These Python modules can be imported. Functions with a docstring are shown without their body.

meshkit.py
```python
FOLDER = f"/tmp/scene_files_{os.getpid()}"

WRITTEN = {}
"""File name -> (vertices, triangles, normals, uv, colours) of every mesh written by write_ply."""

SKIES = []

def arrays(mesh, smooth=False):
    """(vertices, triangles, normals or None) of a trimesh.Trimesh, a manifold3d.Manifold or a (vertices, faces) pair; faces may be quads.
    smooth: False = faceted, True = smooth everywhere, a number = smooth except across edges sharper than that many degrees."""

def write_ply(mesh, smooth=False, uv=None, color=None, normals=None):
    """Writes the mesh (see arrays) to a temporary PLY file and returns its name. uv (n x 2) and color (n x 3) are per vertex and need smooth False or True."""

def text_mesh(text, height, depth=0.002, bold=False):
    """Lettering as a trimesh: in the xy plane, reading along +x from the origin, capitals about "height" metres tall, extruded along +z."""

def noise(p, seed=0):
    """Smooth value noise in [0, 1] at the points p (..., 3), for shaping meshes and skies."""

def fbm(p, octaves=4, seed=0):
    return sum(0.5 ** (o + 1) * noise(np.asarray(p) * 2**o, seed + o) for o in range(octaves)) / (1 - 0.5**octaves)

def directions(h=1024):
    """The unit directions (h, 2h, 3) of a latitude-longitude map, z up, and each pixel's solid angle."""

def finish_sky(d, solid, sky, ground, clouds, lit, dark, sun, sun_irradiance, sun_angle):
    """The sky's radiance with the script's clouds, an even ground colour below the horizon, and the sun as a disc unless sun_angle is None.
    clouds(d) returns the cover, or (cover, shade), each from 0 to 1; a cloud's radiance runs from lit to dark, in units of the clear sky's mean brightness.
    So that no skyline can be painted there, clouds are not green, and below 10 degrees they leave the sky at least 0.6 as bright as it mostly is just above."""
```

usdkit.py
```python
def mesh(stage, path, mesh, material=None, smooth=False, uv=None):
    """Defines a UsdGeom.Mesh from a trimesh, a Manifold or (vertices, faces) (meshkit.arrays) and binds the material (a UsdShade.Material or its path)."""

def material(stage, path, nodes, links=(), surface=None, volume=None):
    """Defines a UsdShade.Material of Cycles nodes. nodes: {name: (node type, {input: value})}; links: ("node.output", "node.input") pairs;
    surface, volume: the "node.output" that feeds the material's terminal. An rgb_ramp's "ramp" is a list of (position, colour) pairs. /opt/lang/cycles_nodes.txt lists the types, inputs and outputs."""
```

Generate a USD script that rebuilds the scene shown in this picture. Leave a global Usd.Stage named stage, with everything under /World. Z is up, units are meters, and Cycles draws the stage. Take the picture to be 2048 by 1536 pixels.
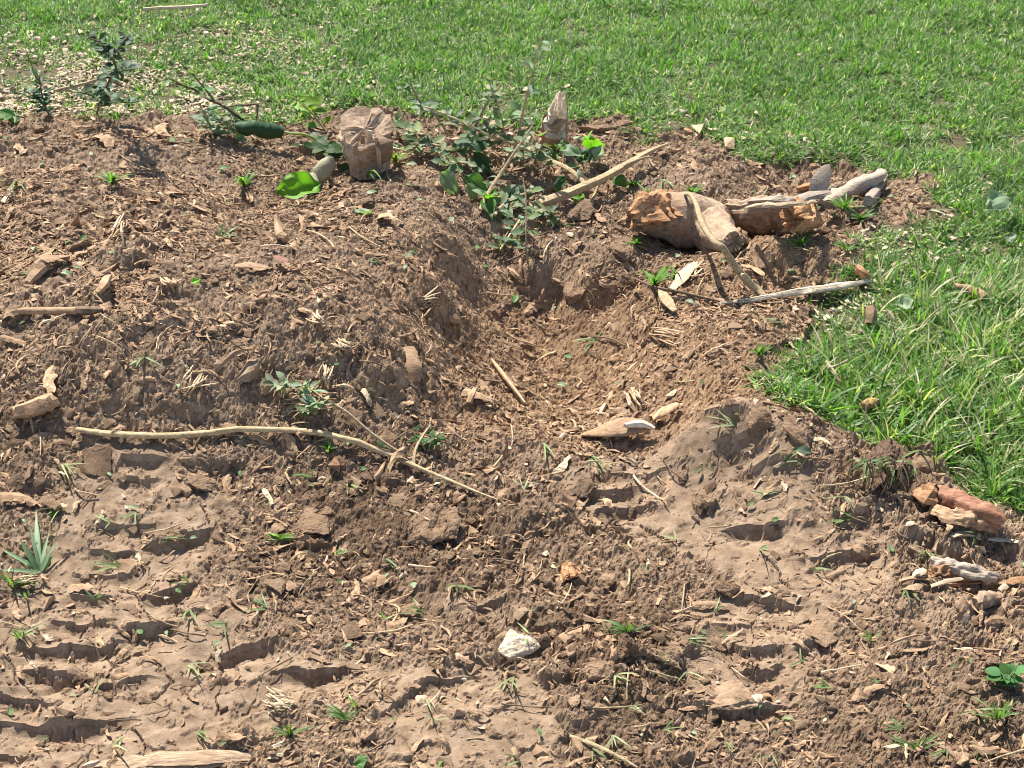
import math, random
import numpy as np
import trimesh, shapely, shapely.geometry
from scipy.interpolate import RBFInterpolator
from scipy.ndimage import map_coordinates, gaussian_filter
import usdkit, meshkit
from pxr import Usd, UsdGeom, UsdLux, UsdShade, Sdf, Gf, Vt

stage = Usd.Stage.CreateInMemory()
world = UsdGeom.Xform.Define(stage, '/World')
stage.SetDefaultPrim(world.GetPrim())
UsdGeom.Scope.Define(stage, '/World/Looks')
RNG = np.random.default_rng(7)
rnd = random.Random(11)

# ------------------------------------------------------------------ camera, sky, sun, exposure
CAM_H, PITCH, HFOV = 1.6, math.radians(32.0), math.radians(36.0)
PW, PH = 2048.0, 1536.0
FPX = PW / 2 / math.tan(HFOV / 2)
cam = UsdGeom.Camera.Define(stage, '/World/camera')
cam.CreateFocalLengthAttr(36.0 / 2 / math.tan(HFOV / 2))
cam.CreateHorizontalApertureAttr(36.0)
cam.CreateVerticalApertureAttr(27.0)
cam.CreateClippingRangeAttr((0.05, 500.0))
cam.CreateExposureAttr(1.42)
cam.AddTranslateOp().Set((0, 0, CAM_H))
cam.AddRotateXOp().Set(90.0 - math.degrees(PITCH))

SUN_AZ, SUN_EL = math.radians(-28.0), math.radians(55.0)       # azimuth measured from +y towards +x
sun_dir = np.array([math.sin(SUN_AZ) * math.cos(SUN_EL), math.cos(SUN_AZ) * math.cos(SUN_EL), math.sin(SUN_EL)])
sky_mat = usdkit.material(stage, '/World/Looks/sky_light', {
    'sky': ('sky_texture', {'sky_type': 'single_scattering', 'sun_disc': False, 'sun_elevation': SUN_EL, 'sun_rotation': math.atan2(sun_dir[0], sun_dir[1]),
                            'altitude': 200.0, 'air_density': 1.0, 'aerosol_density': 1.2, 'ozone_density': 1.0}),
    'bg': ('background_shader', {'strength': 0.07})}, [('sky.color', 'bg.color')], surface='bg.background')
dome = UsdLux.DomeLight.Define(stage, '/World/sky')
UsdShade.MaterialBindingAPI.Apply(dome.GetPrim()).Bind(sky_mat)
sun = UsdLux.DistantLight.Define(stage, '/World/sun')
sun.CreateIntensityAttr(1.25); sun.CreateAngleAttr(0.53); sun.CreateNormalizeAttr(True); sun.CreateColorAttr((1.0, 0.955, 0.88))
sun.AddRotateZOp().Set(math.degrees(math.atan2(sun_dir[1], sun_dir[0])) + 90.0)
sun.AddRotateXOp().Set(math.degrees(-(math.pi / 2 - SUN_EL)) * -1)

# ------------------------------------------------------------------ helpers: names, tags, prims
used_names = {}
def numbered(parent, name):
    k = used_names.get((parent, name), 0)
    used_names[(parent, name)] = k + 1
    return name if k == 0 else f'{name}_{k:03d}'
def tag(prim, label=None, cat=None, group=None, kind=None):
    for k, v in (('label', label), ('category', cat), ('group', group), ('kind', kind)):
        if v: prim.SetCustomDataByKey(k, v)
    return prim
def path_of(parent): return '/World' if parent is None else str(parent.GetPath())
def obj(name, mesh, mat, parent=None, smooth=False, col=None):
    p = path_of(parent)
    m = usdkit.mesh(stage, f'{p}/{numbered(p, name)}', mesh, mat, smooth=smooth)
    if col is not None:
        UsdGeom.PrimvarsAPI(m).CreatePrimvar('tint', Sdf.ValueTypeNames.Color3fArray, 'vertex').Set(Vt.Vec3fArray.FromNumpy(np.asarray(col, np.float32)))
    return m.GetPrim()
def thing(name, label, cat, loc=(0, 0, 0), group=None):
    x = UsdGeom.Xform.Define(stage, '/World/' + numbered('/World', name))
    x.AddTranslateOp().Set(tuple(map(float, loc)))
    return tag(x.GetPrim(), label, cat, group)
def shift(mesh, loc):
    v, f = (mesh.vertices, mesh.faces) if hasattr(mesh, 'vertices') else mesh
    return (np.asarray(v) - np.asarray(loc), np.asarray(f))
def join(parts):
    vs, fs, n = [], [], 0
    for v, f in parts:
        vs.append(np.asarray(v)); fs.append(np.asarray(f) + n); n += len(v)
    return np.vstack(vs), np.vstack(fs)
def nz(p, s, seed=0): return meshkit.noise(np.asarray(p) * s, seed) - 0.5
def fb(p, s, o=4, seed=0): return meshkit.fbm(np.asarray(p) * s, o, seed) - 0.5
def sstep(a, b, x):
    t = np.clip((x - a) / (b - a), 0, 1); return t * t * (3 - 2 * t)

# ------------------------------------------------------------------ rays of the photograph's pixels (2048 x 1536)
CP, SP = math.cos(PITCH), math.sin(PITCH)
EYE = np.array([0, 0, CAM_H])
def ray(px, py):
    a, b = (np.asarray(px, float) - PW / 2) / FPX, (PH / 2 - np.asarray(py, float)) / FPX
    return np.stack([a, CP + b * SP, -SP + b * CP], -1)             # depth along the axis = 1
def on_plane(px, py, z=0.0):
    d = ray(px, py); t = (np.asarray(z, float) - CAM_H) / d[..., 2]
    return EYE + d * t[..., None]
def project(p):
    p = np.asarray(p, float) - EYE
    dep = p[..., 1] * CP - p[..., 2] * SP
    return PW / 2 + FPX * p[..., 0] / dep, PH / 2 - FPX * (p[..., 1] * SP + p[..., 2] * CP) / dep, dep

# ------------------------------------------------------------------ terrain: broad shape from control points (pixel, pixel, height)
CTRL = [(0,0,0),(500,0,0),(1000,0,0),(1500,0,0),(2048,0,0),(0,110,0),(300,120,0),(600,120,0),(1000,150,0),(1500,200,0),(2048,200,0),(1800,300,0),(2048,450,0),(1900,520,0),
 (2048,700,.0),(1820,700,0),(1680,680,.01),(1950,830,.01),(2040,960,0),(0,205,.0),(200,205,.0),(400,215,.0),(650,225,.0),(850,220,0),
 (0,285,.09),(200,272,.09),(400,280,.08),(540,305,.045),(60,450,.15),(300,450,.16),(480,450,.13),(100,600,.17),(300,600,.175),(450,590,.165),(640,560,.145),(740,470,.11),(620,650,.16),(700,690,.14),
 (100,750,.13),(300,740,.135),(500,740,.12),(100,870,.06),(300,860,.065),(500,850,.06),(690,850,.06),(620,950,.015),
 (770,380,.075),(690,350,.02),(640,385,-.02),(560,420,.03),(590,330,.01),(860,425,.10),(900,470,.105),(865,545,.115),(805,630,.125),(780,720,.11),(760,800,.07),
 (960,510,-.01),(1000,590,-.07),(1100,640,-.125),(1200,640,-.11),(1285,625,-.065),(1100,720,-.11),(1000,720,-.085),(1200,750,-.085),(900,690,-.02),(930,600,-.03),(1050,815,-.065),(1210,830,-.055),(950,850,-.03),(870,820,.0),(1100,900,-.015),
 (1075,525,-.005),(1180,540,.01),(1290,562,.03),(1150,470,.01),(1240,500,.02),(1100,420,.0),(1000,420,.02),(1370,500,-.055),(1300,470,-.035),(1500,480,-.04),(1440,505,-.05),
 (1540,478,.085),(1500,500,.062),(1590,503,.058),(1545,530,.042),(1450,545,.045),(1630,550,.035),(1545,578,.0),(1340,590,.03),(1400,620,.035),
 (1450,650,.045),(1545,690,.03),(1400,720,.05),(1300,735,.0),(1330,670,.01),(1480,795,.12),(1420,820,.1),(1340,862,.01),(1560,850,.095),(1650,910,.065),(1480,935,.02),(1300,950,0),(1760,930,.04),(1600,790,.05),(1720,860,.03),
 (1500,1050,0),(1750,1080,0),(1950,1150,0),(1300,1050,-.01),(1000,1000,0),(800,1050,.005),(1000,1200,0),(1300,1250,.015),(1600,1250,0),(1900,1350,0),(200,1000,.02),(0,1000,.03),(0,1200,0),(200,1300,0),(400,1200,0),(600,1300,0),
 (0,1536,0),(500,1500,0),(900,1500,.01),(1300,1500,0),(1700,1500,0),(2048,1536,0),(1250,1310,.035),(2048,1250,0),
 (1240,318,-.035),(1240,280,.0),(1565,372,-.035),(1570,318,.0),(1450,330,.01),(1400,300,0),(1350,400,.0),(1700,420,.02),(1800,400,.02),(1150,360,.0),(1050,330,.0),(950,300,0),(820,300,.01)]
cp = np.array(CTRL, float)
pts = on_plane(cp[:, 0], cp[:, 1], cp[:, 2])[:, :2]
far = np.array([(x, y) for x in (-3.2, -2.4, 2.4, 3.2) for y in (.4, 1, 2, 3, 4, 5, 6)] + [(x, y) for x in (-1.5, -.5, .5, 1.5) for y in (.3, .8, 6.2, 7)], float)
rbf = RBFInterpolator(np.vstack([pts, far]), np.concatenate([cp[:, 2], np.zeros(len(far))]), kernel='linear', neighbors=None, smoothing=.0)

# grid of the terrain sheet: dense in the part in view, then widening out to far beyond it
NC, NR = 900, 760
Y0, Y1 = 1.30, 5.35
ys = Y0 * (Y1 / Y0) ** (np.arange(NR) / (NR - 1))
ys = np.concatenate([[-40, -15, -5, -1.5, -.2, .5, 1.0, 1.2], ys, [5.5, 5.8, 6.5, 8, 12, 20, 45, 120]])
us = np.linspace(-1, 1, NC)
us = np.concatenate([[-90, -30, -10, -4, -2.2, -1.5, -1.2, -1.06], us, [1.06, 1.2, 1.5, 2.2, 4, 10, 30, 90]])
wid = lambda y: np.maximum(.2755 * y + .356, .6)
GX = us[None, :] * wid(ys)[:, None]
GY = np.repeat(ys[:, None], len(us), 1)

# masks on a coarse 1 cm raster of the ground plane
RX0, RX1, RY0, RY1, RS = -2.4, 2.4, .8, 6.0, .01
rxs, rys = np.arange(RX0, RX1, RS), np.arange(RY0, RY1, RS)
RXX, RYY = np.meshgrid(rxs, rys)
def raster(f2d, x, y): return map_coordinates(f2d, [(np.asarray(y) - RY0) / RS, (np.asarray(x) - RX0) / RS], order=1, mode='nearest')
macro_r = rbf(np.stack([RXX.ravel(), RYY.ravel()], 1)).reshape(RXX.shape)
macro_r = gaussian_filter(macro_r, 1.6)
def macro(x, y):
    z = raster(macro_r, x, y)
    return z * (1 - sstep(2.0, 2.35, np.abs(x))) * sstep(.85, 1.2, y) * (1 - sstep(5.4, 5.9, y))
def hit_f(hf, px, py, lift=0.0, y0=1.0, y1=7.0, n=220):
    px, py = np.atleast_1d(np.asarray(px, float)), np.atleast_1d(np.asarray(py, float))
    L = np.broadcast_to(np.asarray(lift, float), px.shape)
    d = ray(px, py); i = np.arange(len(px)); lo, hi = np.full(len(px), y0), np.full(len(px), y1)
    for n in (n, 16, 8):
        yy = lo[:, None] + (hi - lo)[:, None] * np.linspace(0, 1, n)[None]
        P = EYE + d[:, None, :] * (yy / d[:, 1:2])[..., None]
        gap = P[..., 2] - hf(P[..., 0], P[..., 1]) - L[:, None]
        k = np.clip(np.argmax(gap < 0, 1), 1, n - 1); lo, hi = yy[i, k - 1], yy[i, k]
    ga, gb = gap[i, k - 1], gap[i, k]
    t = np.clip(ga / np.where(np.abs(ga - gb) < 1e-9, 1, ga - gb), 0, 1)[:, None]
    return P[i, k - 1] * (1 - t) + P[i, k] * t
def poly_mask(px_poly, blur=2.5, hf=macro):
    q = hit_f(hf, *np.array(px_poly, float).T)[:, :2]
    pg = shapely.geometry.Polygon(q).buffer(0)
    return gaussian_filter(shapely.contains_xy(pg, RXX, RYY).astype(float), blur)

DIRT = [(-150,232),(0,236),(100,232),(250,233),(420,238),(560,250),(650,226),(700,208),(760,212),(830,228),(900,232),(1080,262),(1170,240),(1275,240),(1305,280),(1370,258),(1440,262),(1490,312),(1640,312),(1730,322),(1790,345),(1870,385),(1885,425),(1760,450),(1700,470),(1695,545),(1640,600),(1660,640),(1560,690),(1525,750),(1590,800),(1680,862),(1790,900),(1900,935),(1985,1000),(2060,1050),(2300,1060),(2500,1900),(-500,1900)]
dirt_m = poly_mask(DIRT, 1.6)
MIX = [(1480,590),(1780,560),(1800,640),(1640,690),(1540,705)]
mix_m = poly_mask(MIX, 4) + poly_mask([(1650,400),(1880,420),(1960,520),(1780,560),(1680,520)], 5) * .8 + poly_mask([(1050,200),(1280,210),(1500,260),(1700,300),(1650,330),(1270,250),(1060,275)], 3) * .5
CHIPS = [(-100,70),(60,90),(200,130),(330,150),(480,190),(560,235),(430,242),(250,238),(-100,240)]
chip_m = np.clip(poly_mask(CHIPS, 7) + poly_mask([(200,40),(620,60),(700,140),(560,200),(300,150)], 12) * .45 + poly_mask([(560,215),(760,205),(1000,245),(1050,290),(900,300),(640,260)], 4) * .5, 0, 1)
compact_m = np.clip(poly_mask([(-200,1250),(60,1180),(110,1010),(150,880),(330,880),(480,900),(440,1000),(430,1180),(560,1280),(640,1400),(460,1500),(300,1700),(-300,1700)], 5)
  + poly_mask([(1120,900),(1340,915),(1400,800),(1540,805),(1640,920),(1570,960),(1640,1050),(1790,1050),(1800,1150),(1660,1290),(1570,1440),(1400,1430),(1350,1250),(1480,1190),(1290,1070),(1140,1040)], 4)
  + poly_mask([(760,1430),(950,1320),(1120,1370),(1150,1480),(1080,1650),(760,1650)], 4) + poly_mask([(860,1190),(1040,1190),(1040,1250),(860,1250)], 3) * .8
  + poly_mask([(620,1300),(900,1300),(900,1400),(640,1420)], 5) * .6, 0, 1)
moist_m = np.clip(poly_mask([(470,890),(700,880),(930,960),(1060,1080),(900,1200),(600,1240),(500,1100)], 8) + poly_mask([(1060,1210),(1400,1210),(1400,1380),(1250,1420),(1130,1360),(1060,1290)], 5) * 1.1
  + poly_mask([(1150,1400),(1380,1440),(1420,1700),(1130,1700)], 6) + poly_mask([(1560,1350),(2200,1300),(2300,1700),(1560,1700)], 10) * .9 + poly_mask([(-100,760),(230,760),(140,1000),(-200,1010)], 9) * .7
  + poly_mask([(1640,920),(1840,900),(1860,1030),(1700,1010)], 3) + poly_mask([(1010,560),(1330,590),(1280,650),(1020,640)], 3) * .6 + poly_mask([(900,1000),(1180,1000),(1300,1180),(1000,1220)], 8) * .6, 0, 1)
red_m = np.clip(poly_mask([(860,440),(1330,560),(1700,470),(1700,560),(1560,700),(1600,830),(1330,900),(1100,880),(860,860),(760,640)], 7), 0, 1)
fibre_m = np.clip(poly_mask([(-100,380),(520,380),(800,520),(880,560),(800,700),(1250,830),(1340,870),(880,900),(500,850),(100,760),(-100,700)], 10) + poly_mask([(1480,590),(1720,590),(1600,700),(1250,740),(1300,640)], 6), 0, 1)

def lawn_at(x, y):
    p = np.stack([x, y, 0 * x], -1)
    w = np.stack([fb(p, 9, 3, 5), fb(p, 9, 3, 6)], -1) * .16 + np.stack([nz(p, 45, 7), nz(p, 45, 8)], -1) * .05
    return 1 - sstep(.35, .65, raster(dirt_m, x + w[..., 0], y + w[..., 1]))

# lug prints: each a far wall that drops towards the viewer, then a floor that rises again
LUGS = [[(205,1052),(255,1060),(306,1056)],[(303,1087),(360,1082),(419,1064)],[(185,1096),(225,1103),(265,1100)],[(167,1143),(215,1152),(258,1152),(275,1118)],[(297,1194),(345,1184),(386,1169)],[(140,1192),(180,1198),(218,1194)],
 [(115,1246),(165,1250),(218,1246)],[(258,1266),(300,1263),(344,1253)],[(63,1298),(130,1300),(195,1298),(244,1284)],[(50,1346),(110,1350),(178,1348)],[(195,1402),(185,1378),(240,1372),(297,1364)],[(-20,1392),(40,1404),(90,1408)],
 [(-20,1446),(80,1452),(178,1456),(226,1448)],[(-20,1500),(30,1508),(60,1512)],[(443,1308),(490,1296),(541,1290)],[(239,926),(246,911),(280,911),(318,913)],[(243,956),(275,954),(310,952)],[(396,910),(430,912),(471,914)],[(328,815),(365,816),(403,822)],
 [(1440,880),(1480,872),(1519,860)],[(1485,904),(1512,896),(1539,892)],[(1498,938),(1540,932),(1586,922)],[(1405,828),(1440,822),(1478,824)],[(1183,962),(1190,943),(1235,948),(1282,953),(1334,938)],[(1166,987),(1210,986),(1262,976)],
 [(1188,1030),(1196,1014),(1240,1016),(1293,1010)],[(1181,1052),(1220,1056),(1256,1056)],[(1464,1057),(1510,1055),(1556,1048)],[(1617,1116),(1680,1108),(1746,1094)],[(1476,1190),(1530,1200),(1598,1206)],[(1431,1250),(1470,1254),(1516,1252)],
 [(1472,1290),(1486,1302),(1520,1298),(1556,1292)],[(1485,1340),(1520,1336),(1565,1328)],[(1526,1377),(1548,1373),(1568,1368)],[(1400,1410),(1460,1422),(1510,1418),(1560,1408)],[(1596,1293),(1625,1286),(1652,1270)],
 [(787,1420),(820,1392),(857,1366),(900,1356),(944,1349)],[(888,1330),(925,1324),(958,1315)],[(951,1216),(980,1212),(1016,1208)],[(1080,1358),(1110,1362),(1140,1352)],[(560,1080),(620,1090),(690,1076)],[(560,1350),(620,1345),(690,1335)],[(1340,1340),(1380,1300),(1410,1260)]]
LUG_SEGS = []
for L in LUGS:
    a = np.array(L, float); q = hit_f(macro, a[:, 0], a[:, 1])[:, :2]
    LUG_SEGS.append(q)

def seg_dist(x, y, q):
    """(signed offset, along 0-1) from the polyline q that runs from left to right; positive on the viewer's side"""
    best = np.full(x.shape, 9.0); sgn = np.zeros(x.shape); al = np.zeros(x.shape)
    ln = np.linalg.norm(np.diff(q, axis=0), axis=1); cum = np.concatenate([[0], np.cumsum(ln)])
    for i in range(len(q) - 1):
        a, d = q[i], q[i + 1] - q[i]; L = max(ln[i], 1e-6)
        t = np.clip(((x - a[0]) * d[0] + (y - a[1]) * d[1]) / L**2, -.0 if i else -1.2, 1.0 if i < len(q) - 2 else 2.2)
        ex, ey = x - a[0] - t * d[0], y - a[1] - t * d[1]
        r = np.hypot(ex, ey); m = r < best
        best = np.where(m, r, best); sgn = np.where(m, np.sign(d[1] * ex - d[0] * ey), sgn); al = np.where(m, (cum[i] + t * L) / cum[-1], al)
    return best * sgn, al

def hash2(i, j, k):
    h = (i.astype(np.int64) * 374761393 + j.astype(np.int64) * 668265263 + k * 144665 + 12345) & 0xFFFFFFFF
    h = ((h ^ (h >> 13)) * 1274126177) & 0xFFFFFFFF
    h = ((h ^ (h >> 15)) * 2246822519) & 0xFFFFFFFF
    return ((h ^ (h >> 16)) & 0xFFFFFF) / 16777215.0
def worley(x, y, size, seed):
    """nearest jittered cell: distance F1, F2, offset to its centre (in cells), three random numbers of the cell"""
    u, v = x / size, y / size
    iu, iv = np.floor(u), np.floor(v)
    f1 = np.full(x.shape, 9.0); f2 = np.full(x.shape, 9.0); dx = np.zeros(x.shape); dy = np.zeros(x.shape); ci = np.zeros(x.shape); cj = np.zeros(x.shape)
    for a in (-1, 0, 1):
        for b in (-1, 0, 1):
            i, j = iu + a, iv + b
            ex, ey = i + hash2(i, j, seed) - u, j + hash2(i, j, seed + 1) - v
            r = np.hypot(ex, ey)
            m = r < f1
            f2 = np.where(m, f1, np.minimum(f2, r)); f1 = np.where(m, r, f1)
            dx = np.where(m, ex, dx); dy = np.where(m, ey, dy); ci = np.where(m, i, ci); cj = np.where(m, j, cj)
    return f1, f2, dx, dy, hash2(ci, cj, seed + 2), hash2(ci, cj, seed + 3), hash2(ci, cj, seed + 4)

def chunky(x, y, size, amp, seed, keep=.45, warp=.35, stretch=1.0):
    p = np.stack([x, y, 0 * x + seed], -1)
    wx, wy = nz(p, 2.2 / size, seed) * size * warp * 2 + nz(p, 5 / size, seed + 3) * size * warp * .5, nz(p, 2.2 / size, seed + 1) * size * warp * 2 + nz(p, 5 / size, seed + 4) * size * warp * .5
    f1, f2, dx, dy, r0, r1, r2 = worley((x + wx) / stretch, y + wy, size, seed)
    on = (r0 < keep)
    top = (.35 + .65 * r1) + (dx * (r2 - .5) + dy * (r1 - .6)) * .9
    edge = sstep(0.0, .42, f2 - f1)
    return amp * np.where(on, np.maximum(top, 0) * edge, -.2 * (1 - edge))

def build_heights(X, Y):
    z = macro(X, Y)
    lawn, comp = lawn_at(X, Y), raster(compact_m, X, Y)
    p2 = np.stack([X, Y, 0 * X], -1)
    comp = np.clip(comp + fb(p2, 12, 3, 21) * .9, 0, 1) * (raster(compact_m, X, Y) > .04)
    comp = sstep(.35, .75, comp)
    dirt = 1 - lawn
    loose = dirt * (1 - .88 * comp)
    # lugs with slightly wandering lines
    lx, ly = X + fb(p2, 30, 3, 31) * .012, Y + fb(p2, 30, 3, 32) * .012
    for k, q in enumerate(LUG_SEGS):
        c, rad = q.mean(0), np.linalg.norm(q - q.mean(0), axis=1).max() + .14
        m = (np.abs(X - c[0]) < rad) & (np.abs(Y - c[1]) < rad)
        if not m.any(): continue
        d, al = seg_dist(lx[m], ly[m], q)
        D = .0095 + .007 * ((k * 37) % 10) / 10
        fade = sstep(-.35, .2, al) * (1 - sstep(.8, 1.35, al))
        z[m] += fade * (np.where(d > 0, -D * sstep(-.004, .015, d) * (1 - np.clip((d - .010) / .075, 0, 1) ** .8), .55 * D * np.exp(np.minimum(d, 0) / .022) * sstep(-.09, -.004, d)))
    # lumps, clods, crumbs
    big = fb(p2, 5, 4, 41) * .05 + fb(p2, 16, 3, 42) * .022
    z += loose * big * .9 + lawn * (fb(p2, 6, 3, 43) * .03) + comp * dirt * (fb(p2, 9, 3, 44) * .022 + fb(p2, 38, 3, 45) * .007)
    fine = sstep(.25, .8, loose)
    red = raster(red_m, X, Y)
    size_mod = .55 + .45 * sstep(-.18, .12, fb(p2, 4, 2, 46))
    z += fine * size_mod * (chunky(X, Y, .10, .017, 101, .28, .4, 1.3) * (1 - .6 * red) + chunky(X, Y, .046, .010, 111, .40, .4, 1.4) * (1 - .45 * red) + chunky(X, Y, .023, .0055, 121, .5, .4, 1.3) + chunky(X, Y, .0115, .0032, 131, .5, .4))
    z += fine * (fb(p2, 190, 3, 47) * .0125 + fb(p2, 75, 2, 48) * .006)
    # hardened skin: plates with drying cracks and scattered grains
    skin = comp * dirt
    f1, f2, dx, dy, r0, r1, r2 = worley(X + fb(p2, 40, 3, 51) * .02, Y + fb(p2, 40, 3, 52) * .02, .075, 151)
    crack = (1 - sstep(.0, .04, f2 - f1)) * (r0 > .72)
    z += skin * (-.006 * crack + (r1 - .5) * .004)
    z += skin * np.maximum(chunky(X, Y, .014, .0045, 161, .22, .4), 0) + skin * np.maximum(chunky(X, Y, .035, .009, 171, .22, .5, 1.5), 0) + skin * np.maximum(chunky(X, Y, .09, .008, 181, .35, .5, 1.8), 0)
    # eroded cut bank left of the pit: vertical runnels
    return z, lawn, comp, loose
core = (slice(8, 8 + NR), slice(8, 8 + NC))
GZ = macro(GX, GY); LAWN = np.ones_like(GX); COMP = np.zeros_like(GX)
zc, lc, cc, loosec = build_heights(GX[core], GY[core])
e = np.minimum.reduce([sstep(0, 12, np.arange(NR))[:, None] + 0 * zc, sstep(0, 12, np.arange(NR)[::-1])[:, None] + 0 * zc, sstep(0, 12, np.arange(NC))[None, :] + 0 * zc, sstep(0, 12, np.arange(NC)[::-1])[None, :] + 0 * zc])
GZ[core] = GZ[core] * (1 - e) + zc * e; LAWN[core] = lc; COMP[core] = cc
lo = (np.abs(GX) < 2.3) & (GY > .9) & (GY < 5.9)
LAWN = np.where(lo, lawn_at(GX, GY), np.where(GY < 1.3, 0.0, 1.0)); LAWN[core] = lc

def height(x, y):
    """height of the finished sheet"""
    x, y = np.asarray(x, float), np.asarray(y, float)
    j = np.log(np.clip(y, Y0, Y1) / Y0) / math.log(Y1 / Y0) * (NR - 1)
    i = (x / wid(y) + 1) / 2 * (NC - 1)
    z = map_coordinates(GZ[core], [j, np.clip(i, 0, NC - 1)], order=1, mode='nearest')
    return np.where((y < Y0) | (y > Y1) | (i < 0) | (i > NC - 1), macro(x, y), z)
def hit(px, py, lift=0.0): return hit_f(height, px, py, lift)
def at(px, py, lift=0.0): return hit(px, py, lift)[0]
SM = gaussian_filter(GZ[core], 3.0)
def smooth_height(x, y):
    j = np.log(np.clip(y, Y0, Y1) / Y0) / math.log(Y1 / Y0) * (NR - 1)
    i = (np.asarray(x) / wid(np.asarray(y)) + 1) / 2 * (NC - 1)
    return map_coordinates(SM, [j, np.clip(i, 0, NC - 1)], order=1, mode='nearest')
def normal_at(x, y, h=.012):
    n = np.stack([-(smooth_height(x + h, y) - smooth_height(x - h, y)) / (2 * h), -(smooth_height(x, y + h) - smooth_height(x, y - h)) / (2 * h), np.ones_like(np.asarray(x, float))], -1)
    return n / np.linalg.norm(n, axis=-1, keepdims=True)

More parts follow.
